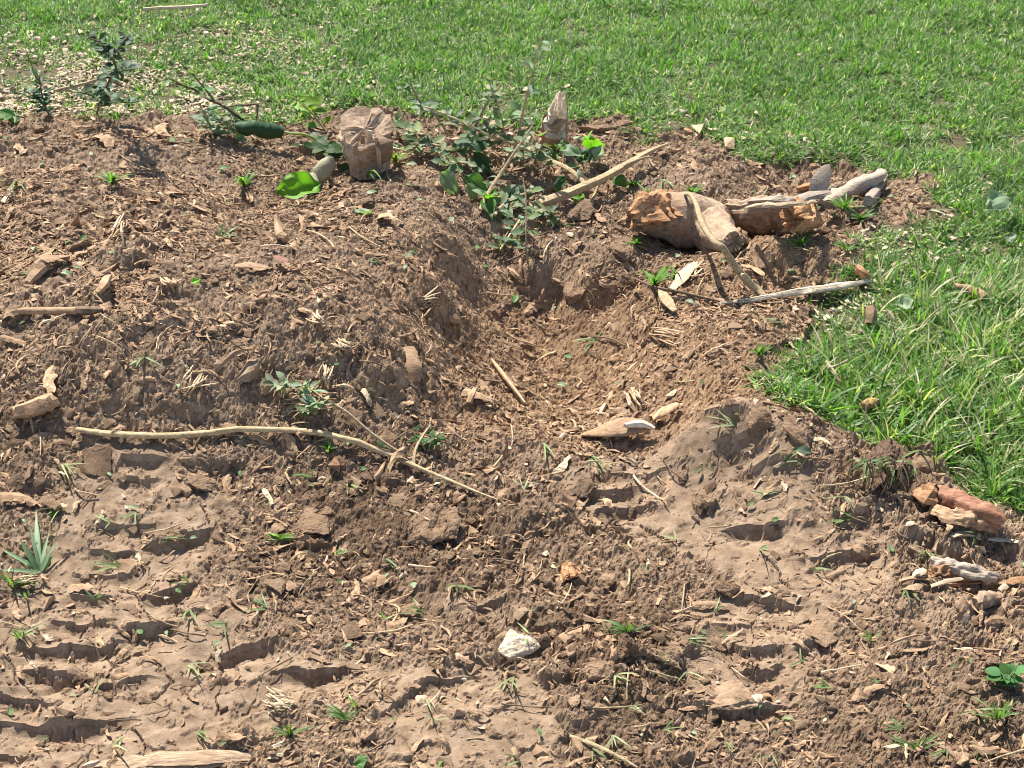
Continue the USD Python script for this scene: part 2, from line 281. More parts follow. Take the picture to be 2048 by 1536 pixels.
# ------------------------------------------------------------------ materials
def material(name, nodes, links, surface='p.BSDF'): return usdkit.material(stage, '/World/Looks/' + name, nodes, links, surface=surface)
def soil_material(name, use_attr):
    n = {'g': ('geometry', {}), 'big': ('noise_texture', {'scale': 3.2, 'detail': 4.0, 'roughness': .6}), 'mid': ('noise_texture', {'scale': 38.0, 'detail': 5.0, 'roughness': .65}),
         'fin': ('noise_texture', {'scale': 420.0, 'detail': 3.0, 'roughness': .7}),
         'tone': ('rgb_ramp', {'ramp': [(.28, (.155, .101, .062)), (.5, (.262, .182, .118)), (.74, (.36, .262, .178))]}),
         'grain': ('rgb_ramp', {'ramp': [(.25, (.62, .60, .58)), (.5, (1, 1, 1)), (.72, (1.16, 1.15, 1.12)), (.82, (1.5, 1.5, 1.45))]}),
         'mul': ('mix', {'mix_type': 'multiply', 'fac': .85}),
         'bmp': ('bump', {'strength': .55, 'distance': .004}), 'p': ('principled_bsdf', {'roughness': .92, 'specular_ior_level': .18, 'diffuse_roughness': .6})}
    l = [('g.position', 'big.vector'), ('g.position', 'mid.vector'), ('g.position', 'fin.vector'), ('mid.fac', 'tone.fac'), ('fin.fac', 'grain.fac'), ('fin.fac', 'bmp.height'), ('bmp.normal', 'p.normal'), ('tone.color', 'mul.color1'), ('grain.color', 'mul.color2')]
    if use_attr:
        n |= {'a': ('attribute', {'attribute': 'tint'}), 'sep': ('separate_color', {'color_type': 'rgb'}),
              'moist': ('mix', {'mix_type': 'multiply'}), 'moistc': ('color', {'value': (.52, .47, .43)}),
              'red': ('mix', {'mix_type': 'multiply'}), 'redc': ('color', {'value': (1.03, .93, .80)}),
              'lawn': ('mix', {'mix_type': 'mix'}), 'thatch': ('rgb_ramp', {'ramp': [(.35, (.075, .052, .03)), (.6, (.15, .12, .065))]})}
        l += [('a.color', 'sep.color'), ('sep.r', 'moist.fac'), ('mul.color', 'moist.color1'), ('moistc.color', 'moist.color2'),
              ('sep.g', 'red.fac'), ('moist.color', 'red.color1'), ('redc.color', 'red.color2'), ('fin.fac', 'thatch.fac'),
              ('sep.b', 'lawn.fac'), ('red.color', 'lawn.color1'), ('thatch.color', 'lawn.color2'), ('lawn.color', 'p.base_color')]
    else:
        n |= {'o': ('object_info', {}), 'var': ('rgb_ramp', {'ramp': [(0, (.55, .50, .47)), (.45, (.9, .86, .82)), (.8, (1.08, 1.0, .92)), (1, (1.3, 1.28, 1.25))]}), 'v2': ('mix', {'mix_type': 'multiply', 'fac': 1.0})}
        l += [('o.random', 'var.fac'), ('mul.color', 'v2.color1'), ('var.color', 'v2.color2'), ('v2.color', 'p.base_color')]
    return material(name, n, l)
M_SOIL = soil_material('bare_soil', True)
M_CRUMB = soil_material('soil_crumb', False)
def wood_material(name, ramp, scale=(60, 60, 60), bump=.5, rough=.85, rand=True, dust=0.0):
    n = {'t': ('texture_coordinate', {}), 'm': ('mapping', {'scale': scale}), 'n1': ('noise_texture', {'scale': 1.0, 'detail': 5.0, 'roughness': .65, 'distortion': .6}), 'r': ('rgb_ramp', {'ramp': ramp}),
         'g': ('geometry', {}), 'n2': ('noise_texture', {'scale': 25.0, 'detail': 4.0}), 'dr': ('rgb_ramp', {'ramp': [(.45, (0, 0, 0)), (.62, (1, 1, 1))]}), 'ds': ('math', {'math_type': 'multiply', 'value2': dust}),
         'soil': ('mix', {'mix_type': 'mix', 'color2': (.26, .165, .10)}), 'o': ('object_info', {}), 'v': ('rgb_ramp', {'ramp': [(0, (.72, .70, .68)), (1, (1.18, 1.15, 1.1))]}), 'mv': ('mix', {'mix_type': 'multiply', 'fac': 1.0 if rand else 0.0}),
         'b': ('bump', {'strength': bump, 'distance': .003}), 'p': ('principled_bsdf', {'roughness': rough, 'specular_ior_level': .25})}
    l = [('g.position', 'm.vector'), ('m.vector', 'n1.vector'), ('n1.fac', 'r.fac'), ('g.position', 'n2.vector'), ('n2.fac', 'dr.fac'), ('dr.color', 'ds.value1'), ('ds.value', 'soil.fac'), ('r.color', 'mv.color1'), ('o.random', 'v.fac'), ('v.color', 'mv.color2'),
         ('mv.color', 'soil.color1'), ('soil.color', 'p.base_color'), ('n1.fac', 'b.height'), ('b.normal', 'p.normal')]
    return material(name, n, l)
M_BARK = wood_material('weathered_bark', [(.3, (.15, .10, .065)), (.5, (.29, .21, .145)), (.7, (.42, .335, .245))], (90, 90, 160), .7, dust=.55)
M_GREY = wood_material('grey_driftwood', [(.3, (.17, .135, .105)), (.5, (.34, .29, .235)), (.72, (.47, .42, .36))], (40, 240, 240), .8, dust=.25)
M_PALE = wood_material('pale_split_wood', [(.3, (.27, .19, .11)), (.5, (.46, .355, .235)), (.7, (.62, .52, .38))], (60, 220, 220), .6, dust=.12)
M_WHITE = wood_material('bleached_wood', [(.32, (.34, .26, .17)), (.5, (.56, .47, .35)), (.68, (.72, .65, .52))], (60, 180, 160), .7, dust=.08)
M_ROT = wood_material('rotten_orange_wood', [(.3, (.14, .065, .030)), (.5, (.33, .175, .085)), (.72, (.52, .34, .19))], (80, 160, 160), .9, dust=.2)
M_REDWOOD = wood_material('red_brown_wood', [(.3, (.07, .032, .020)), (.5, (.17, .078, .045)), (.72, (.30, .165, .10))], (30, 200, 260), .6, .65, dust=.12)
M_TWIG = wood_material('dry_twig', [(.3, (.17, .12, .07)), (.5, (.34, .265, .155)), (.72, (.50, .42, .27))], (90, 200, 200), .4, dust=.2)
M_DARKTWIG = wood_material('dark_twig', [(.3, (.07, .048, .033)), (.7, (.17, .12, .08))], (120, 120, 120), .3)
M_FIBRE = wood_material('bark_fibre', [(.25, (.18, .11, .062)), (.5, (.33, .225, .135)), (.75, (.52, .40, .265))], (120, 120, 120), .3, dust=.4)
M_FLAKE = wood_material('bark_flake', [(.25, (.14, .084, .048)), (.5, (.265, .172, .104)), (.75, (.40, .29, .19))], (70, 160, 160), .6, dust=.5)
M_OLDPLANK = wood_material('old_plank', [(.3, (.15, .10, .065)), (.5, (.28, .20, .135)), (.7, (.40, .31, .22))], (25, 260, 260), .9, dust=.5)
M_CHIP = wood_material('pale_wood_chip', [(.3, (.26, .19, .12)), (.5, (.43, .34, .24)), (.75, (.60, .51, .39))], (70, 70, 70), .3)
M_ROCK = wood_material('brown_stone', [(.3, (.15, .075, .04)), (.7, (.32, .19, .11))], (60, 60, 60), .5)
M_STONE = wood_material('tan_stone', [(.3, (.24, .16, .10)), (.7, (.42, .31, .21))], (60, 60, 60), .4)
M_FUZZ = wood_material('felted_leaf_underside', [(.3, (.17, .19, .12)), (.7, (.30, .31, .22))], (90, 90, 90), .6, dust=.45)

def leaf_material(name, rough=.42, trans=.38, tmul=(1.25, 1.35, .55), bump=.25, spec=.5):
    n = {'a': ('attribute', {'attribute': 'tint'}), 'o': ('object_info', {}), 'v': ('rgb_ramp', {'ramp': [(0, (.8, .8, .8)), (1, (1.2, 1.18, 1.15))]}), 'm': ('mix', {'mix_type': 'multiply', 'fac': 1.0}),
         'g': ('geometry', {}), 'n': ('noise_texture', {'scale': 130.0, 'detail': 3.0}), 'b': ('bump', {'strength': bump, 'distance': .002}),
         'p': ('principled_bsdf', {'roughness': rough, 'specular_ior_level': spec}), 'tm': ('mix', {'mix_type': 'multiply', 'fac': 1.0, 'color2': tmul}), 't': ('translucent_bsdf', {}), 'x': ('mix_closure', {'fac': trans})}
    l = [('a.color', 'm.color1'), ('o.random', 'v.fac'), ('v.color', 'm.color2'), ('m.color', 'p.base_color'), ('g.position', 'n.vector'), ('n.fac', 'b.height'), ('b.normal', 'p.normal'), ('m.color', 'tm.color1'), ('tm.color', 't.color'), ('p.BSDF', 'x.closure1'), ('t.BSDF', 'x.closure2')]
    return usdkit.material(stage, '/World/Looks/' + name, n, l, surface='x.closure')
M_GRASS = leaf_material('grass_blade', .48, .42, (1.2, 1.7, .42), .1, .28)
M_LEAF = leaf_material('green_leaf', .55, .36, (1.3, 1.6, .5), .35, .22)

# ------------------------------------------------------------------ the ground
v = np.stack([GX, GY, GZ], -1).reshape(-1, 3)
nr, nc = GX.shape
idx = np.arange(nr * nc).reshape(nr, nc)
quads = np.stack([idx[:-1, :-1], idx[:-1, 1:], idx[1:, 1:], idx[1:, :-1]], -1).reshape(-1, 4)
pp = np.stack([GX, GY, 0 * GX], -1)
moist = np.clip(raster(moist_m, GX, GY) + fb(pp, 7, 3, 61) * .5, 0, 1) * (1 - .55 * COMP)
redv = np.clip(raster(red_m, GX, GY) * (1 - .8 * COMP) + fb(pp, 5, 2, 62) * .4, 0, 1)
ground = obj('ground', (v, quads), M_SOIL, smooth=False, col=np.stack([moist, redv, LAWN], -1).reshape(-1, 3))
tag(ground, 'churned brown earth with track prints and a dug pit beside a lawn', 'ground', kind='structure')

# ------------------------------------------------------------------ scatter of what nobody could count
def quats(normal, yaw, tilt=None):
    """z axis to the normal, then turned about it by yaw; returns (w, x, y, z)"""
    n = normal; w = 1 + n[:, 2]
    q1 = np.stack([w, -n[:, 1], n[:, 0], 0 * w], 1); q1 /= np.linalg.norm(q1, axis=1, keepdims=True)
    q2 = np.stack([np.cos(yaw / 2), 0 * yaw, 0 * yaw, np.sin(yaw / 2)], 1)
    if tilt is not None:
        c, s = np.cos(tilt / 2), np.sin(tilt / 2); a = np.stack([c, s, 0 * s, 0 * s], 1)
        q2 = qmul(q2, a)
    return qmul(q1, q2)
def qmul(a, b):
    w1, x1, y1, z1 = a.T; w2, x2, y2, z2 = b.T
    return np.stack([w1*w2-x1*x2-y1*y2-z1*z2, w1*x2+x1*w2+y1*z2-z1*y2, w1*y2-x1*z2+y1*w2+z1*x2, w1*z2+x1*y2-y1*x2+z1*w2], 1)
def scatter(name, label, cat, protos, pos, q, sc, ids):
    pi = UsdGeom.PointInstancer.Define(stage, '/World/' + name)
    targets = []
    for k, (mesh, mat, col) in enumerate(protos):
        pth = f'/World/{name}/{name}_shape_{k:03d}' if k else f'/World/{name}/{name}_shape'
        m = usdkit.mesh(stage, pth, mesh, mat)
        if col is not None: UsdGeom.PrimvarsAPI(m).CreatePrimvar('tint', Sdf.ValueTypeNames.Color3fArray, 'vertex').Set(Vt.Vec3fArray.FromNumpy(np.asarray(col, np.float32)))
        targets.append(Sdf.Path(pth))
    pi.CreatePrototypesRel().SetTargets(targets)
    pi.CreatePositionsAttr(Vt.Vec3fArray.FromNumpy(pos.astype(np.float32)))
    pi.CreateOrientationsAttr(Vt.QuathArray([Gf.Quath(float(a), float(b), float(c), float(d)) for a, b, c, d in q]))
    pi.CreateScalesAttr(Vt.Vec3fArray.FromNumpy(np.asarray(sc, np.float32)))
    pi.CreateProtoIndicesAttr(Vt.IntArray.FromNumpy(ids.astype(np.int32)))
    tag(pi.GetPrim(), label, cat, kind='stuff')
def random_ground(n, dens, pad=1.0):
    """n tries spread evenly over the ground in view, kept with the chance dens(x, y)"""
    y = np.sqrt(RNG.uniform(1.42**2, 5.2**2, n)); x = RNG.uniform(-1, 1, n) * (.2755 * y + .33) * pad
    keep = RNG.random(n) < np.clip(dens(x, y), 0, 1)
    return x[keep], y[keep]

def blades(n, r, L, W, lean, bend, cols, seed, seg=4, straw=.12, flat=.0):
    g = np.random.default_rng(seed)
    a, rr = g.uniform(0, 2 * np.pi, n), r * np.sqrt(g.random(n))
    base = np.stack([np.cos(a) * rr, np.sin(a) * rr, 0 * a - .004], 1)
    az = g.uniform(0, 2 * np.pi, n); ln = L * g.uniform(.45, 1.15, n); w = W * g.uniform(.6, 1.25, n)
    t0 = lean * g.uniform(.1, 1.2, n); t1 = t0 + bend * g.uniform(.2, 1.4, n)
    fl = g.random(n) < flat; t0 = np.where(fl, g.uniform(1.0, 1.5, n), t0); t1 = np.where(fl, g.uniform(1.3, 1.7, n), t1)
    dirv = np.stack([np.cos(az), np.sin(az), 0 * az], 1); tw = az + np.pi / 2 + g.uniform(-.6, .6, n)
    side = np.stack([np.cos(tw), np.sin(tw), 0 * az], 1)
    P = base.copy(); V = []
    for s in range(seg + 1):
        u = s / seg
        ww = (w * (1 - u**2.2) * .5 * (.75 + .5 * min(u * 3, 1)))[:, None] if s < seg else 0
        if s < seg: V += [P - side * ww, P + side * ww]
        else: V += [P]
        th = t0 + (t1 - t0) * (u + .5 / seg)
        P = P + (dirv * np.sin(th)[:, None] + np.array([0, 0, 1]) * np.cos(th)[:, None]) * (ln / seg)[:, None]
        P[:, 2] = np.maximum(P[:, 2], .002)
    V = np.stack(V, 1); k = V.shape[1]                                # n, k, 3
    F = []
    for s in range(seg - 1): F += [(2*s, 2*s+1, 2*s+3), (2*s, 2*s+3, 2*s+2)]
    F += [(2*seg-2, 2*seg-1, 2*seg)]
    F = (np.array(F)[None] + (np.arange(n) * k)[:, None, None]).reshape(-1, 3)
    ci = g.integers(0, len(cols), n); C = np.array(cols)[ci] * g.uniform(.75, 1.25, (n, 1))
    st = g.random(n) < straw
    C = np.where(st[:, None], np.array([.46, .41, .27]) * g.uniform(.6, 1.25, (n, 1)), C)
    return (V.reshape(-1, 3), F), np.repeat(C, k, 0)
GREENS = [(.095, .185, .040), (.13, .23, .052), (.075, .15, .040), (.16, .25, .07), (.115, .185, .08)]

def grass_density(x, y):
    p = np.stack([x, y, 0 * x], -1)
    d = lawn_at(x, y) * (1 - .86 * np.clip(raster(chip_m, x, y) * 1.02 + fb(p, 7, 3, 73) * .5, 0, 1)) * (1 - .6 * raster(mix_m, x, y))
    d *= np.clip(.80 + fb(p, 4, 4, 71) * 1.5 + fb(p, 18, 3, 72) * 1.5, .10, 1)
    return d
protos = []
for k in range(10): protos.append((*(lambda mc: (mc[0], M_GRASS, mc[1]))(blades(20, .022, .040, .0031, .8, .9, GREENS, 300 + k, 4, .20, .34)),))
for k in range(6): protos.append((*(lambda mc: (mc[0], M_GRASS, mc[1]))(blades(15, .024, .090, .0040, .7, 1.0, GREENS, 340 + k, 6, .20, .14)),))
x, y = random_ground(38000, lambda x, y: grass_density(x, y))
tall = np.clip(raster(gaussian_filter(poly_mask([(1780,640),(2300,560),(2300,1060),(2000,1000),(1880,900),(1700,790)], 8), 1), x, y), 0, 1)
ids = np.where(RNG.random(len(x)) < tall * .75, RNG.integers(10, 16, len(x)), RNG.integers(0, 10, len(x)))
nn = normal_at(x, y); sc = RNG.uniform(.65, 1.25, len(x))
scatter('grass', 'short green lawn grass growing around the torn up earth', 'grass', protos, np.stack([x, y, height(x, y)], 1), quats(nn, RNG.uniform(0, 6.28, len(x))), np.repeat(sc[:, None], 3, 1), ids)
print('grass tufts', len(x))

def lump(seed, sub=1, jag=.35, squash=(1, 1, 1)):
    g = np.random.default_rng(seed)
    h = trimesh.convex.convex_hull(g.normal(size=(10 + 3 * sub, 3)) * np.array(squash) * [1, .8, .62])
    for _ in range(sub - 1): h = h.subdivide()
    v = np.array(h.vertices); v /= np.abs(v).max() * .8
    if sub > 1:
        o = seed % 97
        for fr, am in ((1.6, 1.0), (4.0, .55), (9.0, .30), (19.0, .16))[: sub]:
            v = v + np.stack([nz(v + o, fr, k) for k in range(3)], 1) * jag * am
    return v, np.array(h.faces)
def splinter(seed, n=5, w=.12, t=.05, curl=.5):
    """a torn strip of unit length lying along x, its ends and edges ragged"""
    g = np.random.default_rng(seed); V, F = [], []
    u = np.linspace(-.5, .5, n); u[1:-1] += g.uniform(-.25, .25, n - 2) / n
    zz = curl * (.25 - u**2) * g.uniform(-.7, 1); yy = g.uniform(-.14, .14) * np.sin(u * 4 + g.uniform(0, 6)); e0, e1 = g.uniform(.05, 1, 2); tw = g.uniform(-.8, .8)
    for k in range(n):
        f = min(1, (u[k] + .5) * 5) * (1 - e0) + e0 if u[k] < 0 else min(1, (.5 - u[k]) * 5) * (1 - e1) + e1
        a, b, tt = w * f * g.uniform(.55, 1.25) * .5, w * f * g.uniform(.55, 1.25) * .5, t * g.uniform(.5, 1.3); z = tw * u[k] * w
        V += [(u[k] + g.uniform(-.06, .06), yy[k] - a, zz[k] - z), (u[k] + g.uniform(-.06, .06), yy[k] + b, zz[k] + z), (u[k], yy[k] + (b - a) * g.uniform(-.8, .8), zz[k] + tt)]
    for k in range(n - 1):
        a = 3 * k
        for i, j in ((0, 1), (1, 2), (2, 0)): F += [(a + i, a + j, a + 3 + j), (a + i, a + 3 + j, a + 3 + i)]
    F += [(0, 2, 1), (3 * n - 3, 3 * n - 2, 3 * n - 1)]
    return np.array(V, float), np.array(F)

loose_at = lambda x, y: (1 - lawn_at(x, y)) * (1 - .75 * sstep(.35, .8, raster(compact_m, x, y)))
def clump(x, y, s, seed): return np.clip(.5 + fb(np.stack([x, y, 0 * x], -1), s, 3, seed) * 2.6, .05, 1)
# crumbs of soil
x, y = random_ground(150000, lambda x, y: loose_at(x, y) * clump(x, y, 9, 81) * .9)
s = .0018 + .0021 * RNG.pareto(2.4, len(x)).clip(0, 4)
sc = s[:, None] * RNG.uniform(.7, 1.3, (len(x), 3)) * np.array([1.15, 1.0, .8])
scatter('soil_crumbs', 'loose crumbs of brown soil strewn over the churned earth', 'crumbs', [(lump(400 + k, 1, .38), M_CRUMB, None) for k in range(9)],
        np.stack([x, y, height(x, y) + s * .25], 1), quats(normal_at(x, y), RNG.uniform(0, 6.28, len(x))), sc, RNG.integers(0, 9, len(x)))
print('crumbs', len(x))
# shredded bark and fibre
x, y = random_ground(260000, lambda x, y: loose_at(x, y) * (.25 + .85 * raster(fibre_m, x, y)) * clump(x, y, 8, 82))
ln = .010 + .0115 * RNG.pareto(2.6, len(x)).clip(0, 3.2)
kind = RNG.random(len(x)); ids = np.where(kind < .5, RNG.integers(0, 6, len(x)), np.where(kind < .975, RNG.integers(6, 12, len(x)), RNG.integers(12, 15, len(x))))
sc = np.stack([ln, ln * RNG.uniform(.5, 1.3, len(x)), ln * RNG.uniform(.5, 1.3, len(x))], 1)
protos = [(splinter(500 + k, 6, .09, .05, 1.0), M_FIBRE, None) for k in range(6)] + [(splinter(520 + k, 5, .36, .06, .5), M_FLAKE, None) for k in range(6)] + [(splinter(540 + k, 5, .22, .07, .5), M_PALE, None) for k in range(3)]
scatter('bark_litter', 'shredded bark and wood fibre strewn over the bare soil', 'bark litter', protos, np.stack([x, y, height(x, y) + .002], 1), quats(normal_at(x, y), RNG.uniform(0, 6.28, len(x)), RNG.normal(0, .5, len(x))), sc, ids)
print('litter', len(x))
# pale sawdust chips in the thin grass, sparse elsewhere
x, y = random_ground(150000, lambda x, y: lawn_at(x, y) * np.clip(raster(chip_m, x, y) * 1.2 * clump(x, y, 6, 84) + .02 * clump(x, y, 3, 85) + raster(mix_m, x, y) * .2, 0, 1) + (1 - lawn_at(x, y)) * .006)
ln = .007 + .007 * RNG.pareto(2.5, len(x)).clip(0, 2.2)
sc = np.stack([ln, ln * RNG.uniform(.6, 1.4, len(x)), ln * .8], 1)
scatter('wood_chip_litter', 'pale wood chips strewn through the thin grass behind the mound', 'wood chips', [(splinter(560 + k, 4, .5, .12, .3), M_CHIP, None) for k in range(6)],
        np.stack([x, y, height(x, y) + .003 + .012 * RNG.random(len(x)) * lawn_at(x, y)], 1), quats(normal_at(x, y), RNG.uniform(0, 6.28, len(x)), RNG.normal(0, .5, len(x))), sc, RNG.integers(0, 6, len(x)))
print('chips', len(x))
#OBJECTS#
# ------------------------------------------------------------------ builders for the single things
def depth_at(p): return project(np.asarray(p))[2]
def px2m(px, p): return px * float(depth_at(p)) / FPX
def resample(P, R, m):
    P, R = np.asarray(P, float), np.asarray(R, float)
    if len(P) == 2: k = np.linspace(0, 1, 2)
    t = np.concatenate([[0], np.cumsum(np.linalg.norm(np.diff(P, axis=0), axis=1))]); t /= t[-1]
    u = np.linspace(0, 1, m)
    if len(P) > 2:
        from scipy.interpolate import PchipInterpolator
        Q = np.stack([PchipInterpolator(t, P[:, k])(u) for k in range(3)], 1)
    else: Q = np.stack([np.interp(u, t, P[:, k]) for k in range(3)], 1)
    return Q, np.interp(u, t, R)
def tube(P, R, n=10, m=None, rough=.12, groove=.1, seed=0, flat=1.0, up=(0, 0, 1), jag=.5, freq=1.0):
    """a limb along P with radii R: uneven, grooved along its length, with ragged ends; flat < 1 makes a plank"""
    m = m or max(4, len(P) * 3)
    Q, r = resample(P, R, m)
    T = np.gradient(Q, axis=0); T /= np.linalg.norm(T, axis=1, keepdims=True)
    u0 = np.asarray(up, float); A = np.cross(T, u0); bad = np.linalg.norm(A, axis=1) < .2
    A[bad] = np.cross(T[bad], [0.3, 1, .1]); A /= np.linalg.norm(A, axis=1, keepdims=True); B = np.cross(A, T)
    th = np.linspace(0, 2 * np.pi, n, endpoint=False)
    g = np.random.default_rng(seed)
    ring = np.stack([np.cos(th), np.sin(th)], 1)
    gr = 1 + groove * 2 * (nz(np.stack([ring[:, 0] * 1.7, ring[:, 1] * 1.7, 0 * th + seed], 1), 1.0, seed) * 1.2 + .25 * nz(np.stack([ring[:, 0] * 6, ring[:, 1] * 6, 0 * th + seed], 1), 1.0, seed + 1))
    mr = r.mean()
    rr = r[:, None] * gr[None] * (1 + rough * 2 * nz(np.stack([np.repeat(np.arange(m)[:, None] * (.9 * freq * min(1.0, 14.0 / m)), n, 1), np.repeat(ring[None, :, 0] * 1.3, m, 0), np.repeat(ring[None, :, 1] * 1.3, m, 0)], -1), 1.0, seed))
    ax = np.concatenate([[0], np.cumsum(np.linalg.norm(np.diff(Q, axis=0), axis=1))]) / max(mr, 1e-6)
    if n >= 9: rr = rr * (1 + rough * .9 * (meshkit.fbm(np.stack([np.repeat(ax[:, None] * 1.1, n, 1), np.repeat(ring[None, :, 0] * 3.2, m, 0), np.repeat(ring[None, :, 1] * 3.2, m, 0)], -1) + seed, 4, seed) - .5) + groove * .5 * nz(np.stack([np.repeat(ax[:, None] * .35, n, 1), np.repeat(ring[None, :, 0] * 6, m, 0), np.repeat(ring[None, :, 1] * 6, m, 0)], -1), 1.0, seed + 5))
    V = Q[:, None] + A[:, None] * (rr * ring[None, :, 0])[..., None] + B[:, None] * (rr * ring[None, :, 1])[..., None] * flat
    for e, s in ((0, -1), (-1, 1)):
        V[e] += T[e] * (s * jag * r[e] * (g.random(n) - .4))[:, None]
    V = V.reshape(-1, 3); F = []
    for i in range(m - 1):
        for j in range(n):
            a, b = i * n + j, i * n + (j + 1) % n
            F += [(a, b, b + n), (a, b + n, a + n)]
    for e, sgn in ((0, -1), (m - 1, 1)):
        rim = V[e * n:(e + 1) * n].copy(); mid = rim.mean(0) - T[e] * sgn * r[e] * .25 * jag; prev = e * n
        for q in ((.66, .33) if n >= 9 else ()):
            p = mid + (rim - mid) * q + T[e] * sgn * (r[e] * .22 * min(jag + .3, 1) * (g.random(n) - .5))[:, None]
            k = len(V); V = np.vstack([V, p])
            for a in range(n):
                b = (a + 1) % n; F += [(prev + a, k + a, k + b), (prev + a, k + b, prev + b)] if sgn > 0 else [(prev + a, k + b, k + a), (prev + a, prev + b, k + b)]
            prev = k
        k = len(V); V = np.vstack([V, mid])
        for a in range(n):
            b = (a + 1) % n; F += [(k, prev + a, prev + b)] if sgn > 0 else [(k, prev + b, prev + a)]
    return V, np.array(F)
def px_path(pts):
    """pixels with lifts above the ground to points, a pixel that overshoots the sheet meets it at the lift"""
    return np.array([at(p[0], p[1], p[2] if len(p) > 2 else 0.0) for p in pts])
def limb(pts, wpx, **k):
    """tube along (px, py, lift) with widths in pixels"""
    P = px_path(pts); w = np.interp(np.linspace(0, 1, len(P)), np.linspace(0, 1, len(wpx)), wpx)
    R = np.array([px2m(a / 2, p) for a, p in zip(w, P)])
    return tube(P, R, **k), P
def stick(name, label, cat, pts, wpx, mat, part_name='wood', n=8, m=None, group=None, twigs=(), **k):
    (mesh, P) = limb(pts, wpx, n=n, m=m or max(10, len(pts) * 5), **k)
    loc = P[0]; t = thing(name, label, cat, loc, group)
    obj(part_name, shift(mesh, loc), mat, t, smooth=35)
    for q in twigs:
        me, _ = limb(q[0], q[1], n=6, m=8, seed=len(q[0])); obj('side_twig', shift(me, loc), q[2] if len(q) > 2 else mat, t, smooth=50)
    return t
def leaf_mesh(base, tip, width, curl=.25, fold=.25, up=None, wave=.1, seed=0, nu=7, nv=5, shape=.9, lobes=0):
    base, tip = np.asarray(base, float), np.asarray(tip, float); L = np.linalg.norm(tip - base); T = (tip - base) / L
    up = np.array([0, -.35, 1.0]) if up is None else np.asarray(up, float)
    S = np.cross(T, up); S /= np.linalg.norm(S); N = np.cross(S, T)
    u = np.linspace(0, 1, nu); V = []
    for a in u:
        ww = width / 2 * (math.sin(math.pi * min(a ** shape, 1)) ** .75 if 0 < a < 1 else 0.02)
        for b in np.linspace(-1, 1, nv):
            wv = wave * width * (meshkit.noise(np.array([a * 3.1 + seed, b * 2.2, seed * 1.7])) - .5) * 2
            V.append(base + T * L * (a + (lobes * .12 * abs(b) * (a < .3) * -1)) + S * ww * b * (1 + .15 * math.sin(a * 9 + seed)) + N * (abs(b) * ww * fold + curl * L * math.sin(math.pi * a) * .5 + wv))
    F = []
    for i in range(nu - 1):
        for j in range(nv - 1):
            a = i * nv + j; F += [(a, a + 1, a + nv + 1), (a, a + nv + 1, a + nv)]
    return np.array(V), np.array(F)
def colour(n, c): return np.repeat(np.asarray(c, float)[None], n, 0)
def leaf_part(parent, loc, b, t, w, c, name='leaf', **k):
    V, F = leaf_mesh(b, t, w, **k); obj(name, shift((V, F), loc), M_LEAF, parent, smooth=True, col=colour(len(V), c))
DARKG, MIDG, PALEG, BRIGHTG, GREYG = (.048, .095, .045), (.085, .165, .055), (.22, .28, .18), (.13, .29, .03), (.17, .235, .15)

# ---- stumps
def stump(label, base, top, rb, rt, jag_top, seed, n=40, m=40):
    """bark shell with a jagged top between two points"""
    (V, F) = tube([base, base * .6 + top * .4, top], [rb, (rb + rt) / 2 * .96, rt], n=n, m=m, rough=.22, groove=.22, seed=seed, jag=0, up=(0, 1, 0))
    ring = np.concatenate([np.arange((m - 1) * n, m * n), np.arange(m * n + 2 * n + 1, len(V))])
    return V, F, ring
b0, b1 = at(742, 348), at(728, 262, .115)
loc = b0
ts = thing('tree_stump', 'broken stump capped with crumbly soil, dark bark flaring beside it', 'tree stump', loc)
r0, r1 = px2m(34, b0), px2m(52, b1)
V, F, ring = stump('', b0 - [0, 0, .03], b1, r0, r1, 0, 5)
V[ring] += np.stack([0 * V[ring][:, 0], 0 * V[ring][:, 0], (V[ring][:, 1] - b1[1]) * .75 + nz(V[ring], 40, 3) * .02], 1)
obj('bark', shift((V, F), loc), M_BARK, ts)
cap = lump(77, 6, .32, (1.0, 1.25, .5)); cv = cap[0] * np.array([r1 * .98, r1 * 1.5, r1 * .55]); 
cv = cv + np.stack([0 * cv[:, 0], 0 * cv[:, 0], cv[:, 1] * .45], 1) + nz(cv, 90, 4)[:, None] * .012 + b1 + [0, r1 * .4, -.004]
obj('soil_cap', shift((cv, cap[1]), loc), M_CRUMB, ts)
for k, (pts, w) in enumerate([([(738, 262, .12), (742, 300, .075), (745, 344, .01)], [10, 16, 12]), ([(752, 275, .105), (757, 310, .06), (756, 345, .005)], [8, 10, 8]), ([(727, 270, .12), (728, 300, .07), (738, 335, .02)], [9, 9, 6])]):
    me, _ = limb(pts, w, n=7, m=9, seed=40 + k, groove=.3, flat=.6, up=(0, -1, .2)); obj('splinter', shift(me, loc), M_BARK if k else M_PALE, ts, smooth=40)
me, _ = limb([(683, 268, .10), (700, 276, .10), (716, 300, .07), (722, 330, .03)], [10, 26, 22, 8], n=8, m=12, seed=51, flat=.25, groove=.25, up=(-.5, -1, .4)); obj('bark_shard', shift(me, loc), M_DARKTWIG, ts, smooth=40)
me, _ = limb([(752, 262, .11), (768, 285, .09), (772, 320, .04)], [8, 40, 30], n=9, m=10, seed=52, flat=.3, groove=.2, up=(.5, -1, .2)); obj('bark_shard', shift(me, loc), M_DARKTWIG, ts, smooth=40)

